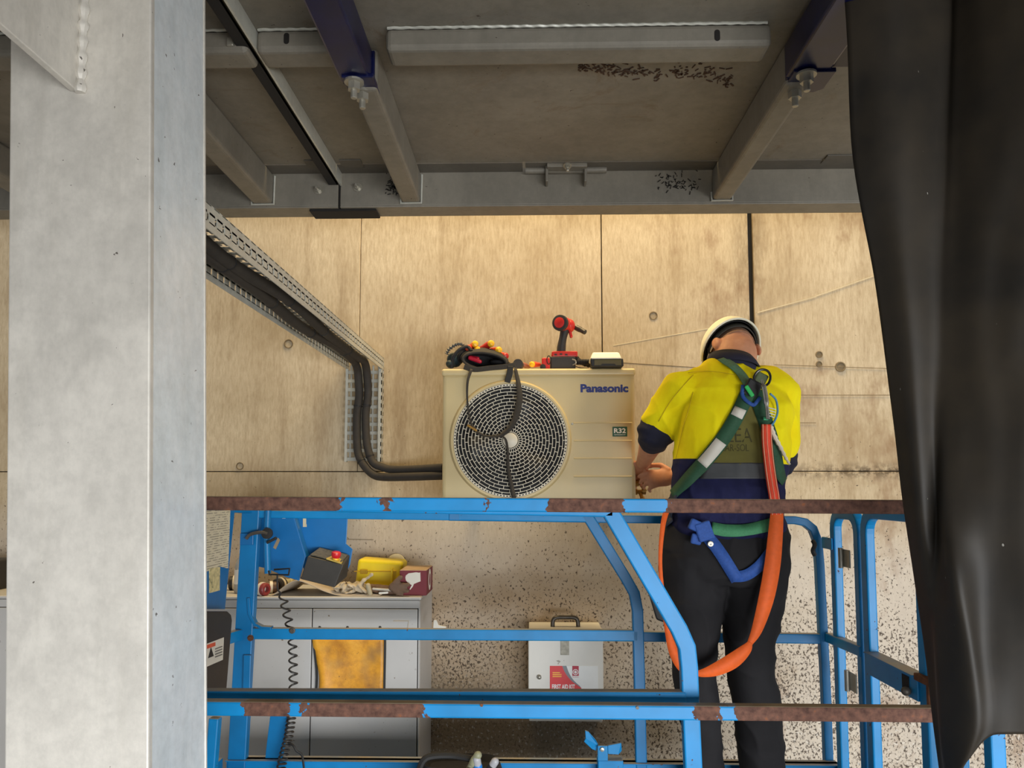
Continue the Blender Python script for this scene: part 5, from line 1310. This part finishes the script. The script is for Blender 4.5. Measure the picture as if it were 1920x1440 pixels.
gl = obj('glasses', G().tube(spline([H(-0.083, -0.02, -0.005), H(-0.085, 0.03, 0.002), H(-0.078, 0.09, 0.004)], 4), 0.0032, 6).tube(spline([H(0.083, -0.02, -0.005), H(0.085, 0.03, 0.002), H(0.078, 0.09, 0.004)], 4), 0.0032, 6).tube(spline([H(-0.078, 0.09, 0.004), H(-0.045, 0.118, 0.006), H(0, 0.122, 0.008), H(0.045, 0.118, 0.006), H(0.078, 0.09, 0.004)], 4), 0.0032, 6), M_LAB, man, smooth=True)
# clear face shield hanging from the brim at the left
obj('lens', G().rings([[H(0.08 * math.cos(a) , 0.07 + 0.052 * math.sin(a), z_) for a in np.linspace(R(5), R(175), 15)] for z_ in (0.006, -0.035)], closed=False, cap=False), clear(), gl, smooth=True, thick=0.002)

# shirt: yellow above, navy below and at cuffs
zline = P(1300, 864, 2.55).z
def shirt_mat():
    n = N('hi_vis_shirt'); p = n.pos(); X, Y, Z = n.xyz(p)
    f = n.noise(n.map(p, (1, 1, 0.6)), 9, 4, 0.6)
    yel = n.ramp(f, [(0.3, lin((240, 214, 2))), (0.7, lin((255, 240, 20)))])
    nav = n.ramp(f, [(0.3, lin((22, 24, 50))), (0.7, lin((40, 42, 84)))])
    m = n.mrange(n.math('ADD', Z, n.math('MULTIPLY', X, 0.06)), zline + 0.04, zline + 0.042)
    n.color(n.mix(m, nav, yel)); w = n.noise(p, 260, 2); n.bump(n.math('ADD', n.math('MULTIPLY', f, 1.5), n.math('MULTIPLY', w, 0.12)), 0.35, 0.01); return n.set(0.8, 0, 0.2)
g = G(); torso(g, 1.0, 0)
for S_, E_ in ((SH_L, EL_L), (SH_R, EL_R)):
    g.cap(P(1376, 738, 2.74) + (S_ - P(1376, 738, 2.74)) * .5, 0.095, S_, 0.084)
    g.cap(S_, 0.084, S_ + (E_ - S_) * .78, 0.070)
def folds(p):
    a = mnoise.noise(V((p.x * 9, p.y * 9, p.z * 5))) * .008
    b = math.sin((p.z * 1.0 + p.x * 1.1) * 48 + 4 * mnoise.noise(p * 5)) * .0042 * max(0, mnoise.noise(p * 4 + V((3, 1, 7))) + .35)
    low = max(0, min(1, (EYE + .02 - p.z) / .15)); b += low * .005 * math.sin(p.z * 95 + 3 * mnoise.noise(p * 7))
    rg = 1 - abs(mnoise.noise(V((p.x * 11 + p.z * 5, p.y * 8, p.z * 7 - p.x * 5))))
    return a + b + .008 * rg ** 5
shirt = organic('shirt', g, shirt_mat(), man, 0.006, 12, folds)
M_NAVY = mt('navy_cotton', (26, 27, 48), 0.85, 0, 0.2, 20, bump=0.3)
def cuff(E_, W_, S_, r0, r1, L0, L1):
    u = (W_ - E_).normalized(); g = G(); g.cap(E_ + (S_ - E_) * L0, r0, E_, r0 * 1.03); g.cap(E_, r0 * 1.03, E_ + u * L1, r1)
    return organic('rolled_cuff', g, M_NAVY, man, 0.006, 4, lambda p: 0.004 * mnoise.noise(p * 22) + .002 * math.sin(p.z * 160 + p.x * 60))
cuff(EL_L, WR_L, SH_L, 0.068, 0.058, 0.16, 0.07)
cuff(EL_R, WR_R, SH_R, 0.060, 0.054, 0.12, 0.06)
# collar
cn = P(1374, 676, 2.76); rs = []
for k, (z_, rx, ry, dy) in enumerate(((-0.035, .092, .085, 0), (0.0, .084, .080, .012), (0.026, .078, .074, .026), (0.030, .074, .070, .028), (0.0, .076, .072, .012))):
    rs.append([cn + V((rx * math.cos(a), dy + ry * math.sin(a), z_ - .030 * math.cos(a) * .35 - 0.012 * (1 + math.sin(a)) * 1.4)) for a in np.linspace(0, 2 * math.pi, 37)[:-1]])
obj('collar', G().rings(rs, cap=False), mt('navy_collar', (30, 31, 54), 0.8, 0, 0.15, 30), man, smooth=True, thick=0.004)
rs = [[cn + V((rx * math.cos(a), dy + ry * math.sin(a), z_ - .030 * math.cos(a) * .35 - 0.012 * (1 + math.sin(a)) * 1.4)) for a in np.linspace(R(170), R(370), 25)] for z_, rx, ry, dy in ((0.030, .078, .074, .028), (0.012, .088, .086, .018), (-0.012, .096, .094, .004))]
obj('collar_fold', G().rings(rs, closed=False, cap=False), M_NAVY, man, smooth=True, thick=0.004)

# trousers
def profile_leg(g, rows):
    rs = []
    for cy, xl_, xr_, d, hd in rows:
        c = P((xl_ + xr_) / 2, cy, d); w = (xr_ - xl_) / 2 * d / F
        rs.append([V((c.x + w * math.copysign(abs(math.cos(a)) ** .85, math.cos(a)), c.y + hd * math.sin(a), c.z)) for a in np.linspace(0, 2 * math.pi, 29)[:-1]])
    g.rings(rs)
g = G()
profile_leg(g, [(985, 1252, 1472, 2.66, .118), (1010, 1244, 1476, 2.66, .130), (1045, 1241, 1476, 2.65, .138), (1075, 1241, 1474, 2.65, .135), (1092, 1243, 1470, 2.66, .125)])
profile_leg(g, [(1040, 1241, 1366, 2.65, .120), (1090, 1242, 1362, 2.65, .118), (1150, 1250, 1351, 2.64, .108), (1210, 1260, 1344, 2.63, .098), (1270, 1264, 1340, 2.63, .090), (1330, 1276, 1344, 2.64, .082), (1400, 1284, 1352, 2.66, .076), (1470, 1290, 1362, 2.67, .072), (1500, 1290, 1366, 2.67, .072)])
profile_leg(g, [(1040, 1356, 1476, 2.66, .120), (1090, 1354, 1471, 2.66, .118), (1150, 1354, 1460, 2.66, .108), (1210, 1362, 1450, 2.66, .098), (1270, 1370, 1452, 2.66, .090), (1330, 1379, 1460, 2.67, .084), (1400, 1386, 1463, 2.69, .078), (1470, 1392, 1466, 2.69, .074), (1500, 1392, 1468, 2.69, .074)])
def tfold(p):
    f = .007 * mnoise.noise(V((p.x * 8, p.y * 8, p.z * 6)))
    rg = 1 - abs(mnoise.noise(V((p.x * 9 - p.z * 3, p.y * 8, p.z * 8 + p.x * 5)) + V((5, 2, 1))))
    return f + .006 * rg ** 5 + .0025 * math.sin(p.z * 70 + p.x * 40 + 4 * mnoise.noise(p * 6)) * max(0, mnoise.noise(p * 5) + .4)
M_TRO = mt('black_twill', (32, 31, 33), 0.85, 0, 0.15, 12, bump=0.2, spec=0.3)
trous = organic('trousers', g, M_TRO, man, 0.006, 8, tfold)
for c in (ANL, ANR):
    g = G().cap(V((c.x, c.y - .02, ZF + .15)), 0.056, V((c.x, c.y, ZF + .06)), 0.056).cap(V((c.x, c.y - .03, ZF + .045)), 0.045, V((c.x, c.y + .15, ZF + .042)), 0.042).box((c.x - .045, c.y - .075, ZF + .001), (c.x + .045, c.y + .19, ZF + .03))
    organic('boot', g, mt('brown_boot_leather', (74, 54, 38), 0.6), man, 0.006, 3)
def bvh_of(o):
    me = o.data; off = WORLD[o.name]
    return BVHTree.FromPolygons([tuple(v.co + off) for v in me.vertices], [tuple(p.vertices) for p in me.polygons])
BV_S, BV_T = bvh_of(shirt), bvh_of(trous)
def cast(bvhs, px, py, guess):
    best = None
    for b in bvhs:
        h = b.ray_cast(CAM, ray(px, py).normalized(), 6.0)
        if h[0] is not None and (best is None or h[3] < best[3]): best = h
    if best is None: return P(px, py, guess), V((0, -1, 0)), guess
    n_ = best[1]
    return best[0], (n_ if n_.dot(ray(px, py)) < 0 else -n_), best[0].y
def strap(name, pix, width, mat, parent, off=0.006, bvhs=None, n=8, thick=0.003, guess=2.6):
    bvhs = bvhs or [BV_S, BV_T]
    pts = [tuple(q) for q in spline(pix, n)]; pos = []; nor = []
    for x, y in pts:
        p, n_, guess = cast(bvhs, x, y, guess); pos.append(p); nor.append(n_)
    m = len(pos)
    ns = [sum((nor[max(0, min(m - 1, i + k))] for k in range(-4, 5)), V((0, 0, 0))).normalized() for i in range(m)]
    ps = [sum((pos[max(0, min(m - 1, i + k))] for k in range(-1, 2)), V((0, 0, 0))) / 3 if 0 < i < m - 1 else pos[i] for i in range(m)]
    ps = [p + q * off for p, q in zip(ps, ns)]
    sides = []
    for i in range(m):
        t = (ps[min(i + 1, m - 1)] - ps[max(i - 1, 0)]).normalized(); sides.append(ns[i].cross(t).normalized())
    return obj(name, ribbon_g(ps, sides, width), mat, parent, smooth=True, thick=thick), ps, ns, sides
# dull olive patch over the shirt between the straps, grey reflective tape below
def patch(name, poly_rows, mat, parent, off, bvhs, nx=14):
    """a thin patch laid on the surface; rows of (y, x_left, x_right)"""
    vs = []; fs = []; guess = 2.56
    rows_ = spline(poly_rows, 6)
    for (y, xa, xb) in rows_:
        for i in range(nx + 1):
            p, n_, _ = cast(bvhs, xa + (xb - xa) * i / nx, y, guess); vs.append(p + n_ * off + V((0, -0.001, 0)))
    for j in range(len(rows_) - 1):
        for i in range(nx): a = j * (nx + 1) + i; fs.append((a, a + 1, a + nx + 2, a + nx + 1))
    return obj(name, G().add(vs, fs), mat, parent, smooth=True, thick=0.0015)
patch('olive_back_patch', [(752, 1402, 1412), (790, 1380, 1436), (830, 1352, 1450), (866, 1325, 1456), (872, 1318, 1458)], mt('olive_patch', (104, 98, 40), 0.8, 0, 0.2, 9), man, 0.003, [BV_S])
patch('reflective_tape', [(868, 1322, 1458), (884, 1318, 1460), (898, 1312, 1462)], mt('dull_reflective_tape', (74, 76, 78), 0.5, 0, 0.15, 20), man, 0.0035, [BV_S])
# print on the olive patch
M_PR = mt('dark_olive_print', (66, 62, 28), 0.8)
for txt, x0, y0, x1, y1 in (('LEA', 1364, 829, 1410, 803), ('MAR-SOL', 1350, 846, 1404, 833)):
    c, n_, _ = cast([BV_S], (x0 + x1) / 2, (y0 + y1) / 2, 2.56); a_, b_ = P(x0, y0, c.y), P(x1, y1, c.y)
    o = text_obj(txt, 'shirt_print', M_PR, man, a_.x, a_.z, b_.x - a_.x, b_.z - a_.z, 0.0, -0.005)
    off = WORLD[o.name]
    for v in o.data.vertices:
        w_ = V((v.co.x + off.x, 0, v.co.z + off.z)); q = V((w_.x, c.y, w_.z)) - CAM
        h = BV_S.ray_cast(CAM, q.normalized(), 6.0)
        pos_ = (h[0] if h[0] is not None else CAM + q) - q.normalized() * .006
        v.co = pos_ - off
for pts in (((1290, 700), (1320, 697), (1350, 699), (1378, 704)), ((1235, 790), (1258, 752), (1283, 722), (1300, 704)), ((1268, 860), (1282, 800), (1292, 768), (1300, 735))):
    strap('seam', pts, 0.002, mt('yellow_seam', (200, 174, 8), 0.8), man, 0.002, [BV_S], thick=0.001)

# harness
M_GW = mt('green_webbing', (42, 84, 58), 0.75, 0, 0.15, 150); M_GWL = mt('light_green_webbing', (86, 122, 92), 0.75, 0, 0.15, 150)
M_BW = mt('blue_webbing', (44, 84, 160), 0.75, 0, 0.15, 150); M_OW = mt('orange_webbing', (232, 98, 30), 0.7, 0, 0.08, 60)
harn = obj('harness', G().obox(cast([BV_S], 1408, 730, 2.56)[0] + V((0, -0.016, 0)), (0.052, 0.014, 0.060), Matrix.Rotation(R(28), 3, 'Y')), M_BLACK, man, bevel=0.006)
harn['label'] = 'green and blue webbing fall arrest harness'
strap('shoulder_strap', [(1352, 676), (1372, 688), (1388, 704), (1400, 722), (1408, 734)], 0.034, M_GWL, harn, 0.008, [BV_S])
_, ps, ns, sd = strap('back_strap', [(1402, 738), (1388, 768), (1362, 812), (1330, 856), (1296, 896), (1264, 930)], 0.048, M_GW, harn, 0.010, [BV_S])
def label_on(i0, i1, w):
    obj('white_label', ribbon_g([p + n_ * .0035 for p, n_ in zip(ps[i0:i1], ns[i0:i1])], sd[i0:i1], w), M_LAB, harn, smooth=True, thick=0.0015)
label_on(8, 12, 0.040); label_on(19, 28, 0.040)
strap('back_strap', [(1414, 736), (1426, 766), (1438, 800), (1450, 845), (1458, 885), (1466, 905)], 0.046, M_GW, harn, 0.009, [BV_S])
strap('blue_keeper', [(1392, 726), (1391, 742), (1400, 756), (1412, 760), (1424, 748)], 0.012, M_BW, harn, 0.016, [BV_S])
strap('waist_strap', [(1334, 992), (1362, 996), (1398, 996), (1432, 988), (1452, 980)], 0.040, mt('belt_green', (72, 142, 98), 0.75, 0, 0.12, 160), harn, 0.010)
strap('leg_strap', [(1320, 996), (1340, 1024), (1360, 1052), (1382, 1086)], 0.040, M_BW, harn, 0.010)
strap('leg_strap', [(1372, 1080), (1396, 1078), (1420, 1062), (1440, 1038)], 0.036, M_BW, harn, 0.009)
strap('side_strap', [(1268, 925), (1262, 950), (1258, 985)], 0.036, mt('dark_webbing_navy', (36, 44, 62), 0.8), harn, 0.008)
c = cast([BV_S, BV_T], 1310, 994, 2.55)[0]
g = G().obox(c + V((-.006, -.022, .012)), (.060, .022, .036), Matrix.Rotation(R(24), 3, 'Y')).obox(c + V((.012, -.028, -.002)), (.052, .016, .060), Matrix.Rotation(R(-18), 3, 'Y')).obox(c + V((-.012, -.018, -.028)), (.034, .014, .034), Matrix.Rotation(R(12), 3, 'Y'))
obj('blue_pad', g, M_BW, harn, bevel=0.006, seg=3)
c = cast([BV_S, BV_T], 1330, 1019, 2.55)[0]; obj('press_stud', G().lathe([(0.010, 0), (0.009, 0.005), (0.004, 0.006), (0, 0.004)], 16, c + V((0, -.014, 0)), (0, -1, 0)), M_ZINC, harn, smooth=True)
# D ring, pad, tags and carabiner
dc_ = cast([BV_S], 1424, 712, 2.58)[0] + V((0, -.030, 0))
Md = Matrix.Rotation(R(28), 3, 'Y')
obj('dorsal_pad', G().obox(dc_ + V((-.002, .014, -.004)), (.040, .010, .052), Md), mt('pad_green', (90, 104, 66), 0.6), harn, bevel=0.008, seg=3)
ring_ = [dc_ + Md @ V((0.027 * math.cos(a), 0, (0.032 if math.sin(a) > 0 else 0.026) * math.sin(a))) for a in np.linspace(0, 2 * math.pi, 33)]
obj('d_ring', G().tube(ring_, 0.0042, 8), mt('dark_chrome', (70, 70, 68), 0.25, 0.8), harn, smooth=True)
c = cast([BV_S], 1401, 735, 2.56)[0] + V((0, -.026, 0)); obj('green_tag', G().obox(c, (.014, .006, .042), Matrix.Rotation(R(-32), 3, 'Y')), mt('bright_green_tag', (40, 190, 90), 0.5), harn, bevel=0.003)
c = cast([BV_S], 1432, 786, 2.56)[0] + V((0, -.022, 0)); obj('green_tag', G().obox(c, (.016, .006, .010)), mt('mint_tag', (88, 210, 150), 0.5), harn, bevel=0.002)
cb = [P(1428, 712, 2.545), P(1433, 730, 2.54), P(1437, 756, 2.535), P(1440, 786, 2.53)]
obj('carabiner', G().tube(spline(cb, 6), [0.004] * 4 + [0.0085] * 9 + [0.006] * 6, 10), mt('steel_bright', (180, 176, 168), 0.25, 0.8), harn, smooth=True)
# blue white cord loop
obj('cord_loop', G().tube(spline([P(1444, 738, 2.55), P(1455, 750, 2.56), P(1458, 772, 2.56), P(1452, 790, 2.55), P(1444, 800, 2.545)], 6), 0.0035, 6), mt('pale_blue_cord', (90, 150, 186), 0.6), harn, smooth=True)
for k in range(4):
    obj('shirt_stripe', G().tube([P(1440, 764 + 5 * k, 2.552), P(1455 - k, 768 + 5 * k, 2.556)], 0.0016, 5), M_WHITE, harn, smooth=True)
rp = spline([P(1444, 800, 2.54), P(1452, 818, 2.54), P(1463, 838, 2.55), P(1473, 858, 2.55), P(1481, 871, 2.55)], 6)
obj('frayed_rope', G().tube(rp, [0.009 * (1 - .6 * i / len(rp)) + .0015 * math.sin(i * 2.1) for i in range(len(rp))], 8), mt('frayed_white', (224, 214, 190), 0.9), harn, smooth=True)
# orange lanyard: gathered pack on the back, then a loop hanging behind the legs
def free(name, pix, ws, mat, parent, face=(0, -1, 0.1), thick=0.004):
    sp = spline([(x, y, d, w) for (x, y, d), w in zip(pix, ws)], 8); pp = [P(a[0], a[1], a[2]) for a in sp]; sides = []
    for i in range(len(pp)):
        t = (pp[min(i + 1, len(pp) - 1)] - pp[max(i - 1, 0)]).normalized(); sides.append(t.cross(V(face)).normalized())
    return obj(name, ribbon_g(pp, sides, [a[3] for a in sp]), mat, parent, smooth=True, thick=thick), pp, sides
lan, pp, sd = free('lanyard', [(1437, 796, 2.525), (1438, 830, 2.52), (1442, 870, 2.515), (1447, 905, 2.51), (1452, 935, 2.505), (1455, 965, 2.50)], [0.030, 0.031, 0.031, 0.032, 0.032, 0.034], mt('orange_red_webbing', (240, 78, 48), 0.65, 0, 0.06, 60), man, thick=0.010)
lan['label'] = 'orange webbing lanyard with pale edges'
M_PALE = mt('pale_stitching', (246, 188, 150), 0.7)
for e in (-.42, 0.0, .42):
    obj('stitching', G().tube([p - V((0, .006, 0)) + s_ * (0.031 * e) for p, s_ in zip(pp, sd)], 0.0014 if e else .001, 5), M_PALE, lan, smooth=True)
o, pp, sd = free('lanyard_tail', [(1457, 958, 2.50), (1454, 1000, 2.49), (1448, 1060, 2.485), (1437, 1120, 2.48), (1420, 1178, 2.475), (1405, 1208, 2.47)], [0.040, 0.046, 0.050, 0.048, 0.034, 0.016], M_OW, lan)
o, pp, sd = free('lanyard_tail', [(1407, 1204, 2.47), (1398, 1218, 2.468), (1375, 1238, 2.465), (1345, 1254, 2.46), (1318, 1262, 2.46), (1302, 1262, 2.465)], [0.014, 0.034, 0.046, 0.040, 0.024, 0.012], M_OW, lan)
o, pp, sd = free('lanyard_tail', [(1304, 1262, 2.465), (1282, 1255, 2.48), (1264, 1225, 2.49), (1252, 1180, 2.50), (1243, 1120, 2.51), (1238, 1050, 2.53), (1243, 985, 2.56), (1252, 950, 2.60)], [0.012, 0.026, 0.030, 0.020, 0.014, 0.012, 0.016, 0.020], M_OW, lan)
# pouch on the left thigh
c0 = P(1229, 1130, 2.66)
obj('thigh_pouch', G().hexa([P(1207, 1085, 2.62), P(1246, 1085, 2.62), P(1250, 1085, 2.72), P(1212, 1085, 2.72), P(1230, 1162, 2.62), P(1252, 1170, 2.62), P(1254, 1168, 2.72), P(1238, 1160, 2.72)]), M_BLACK, man, bevel=0.006)
bpy.data.scenes.remove(SIDE)
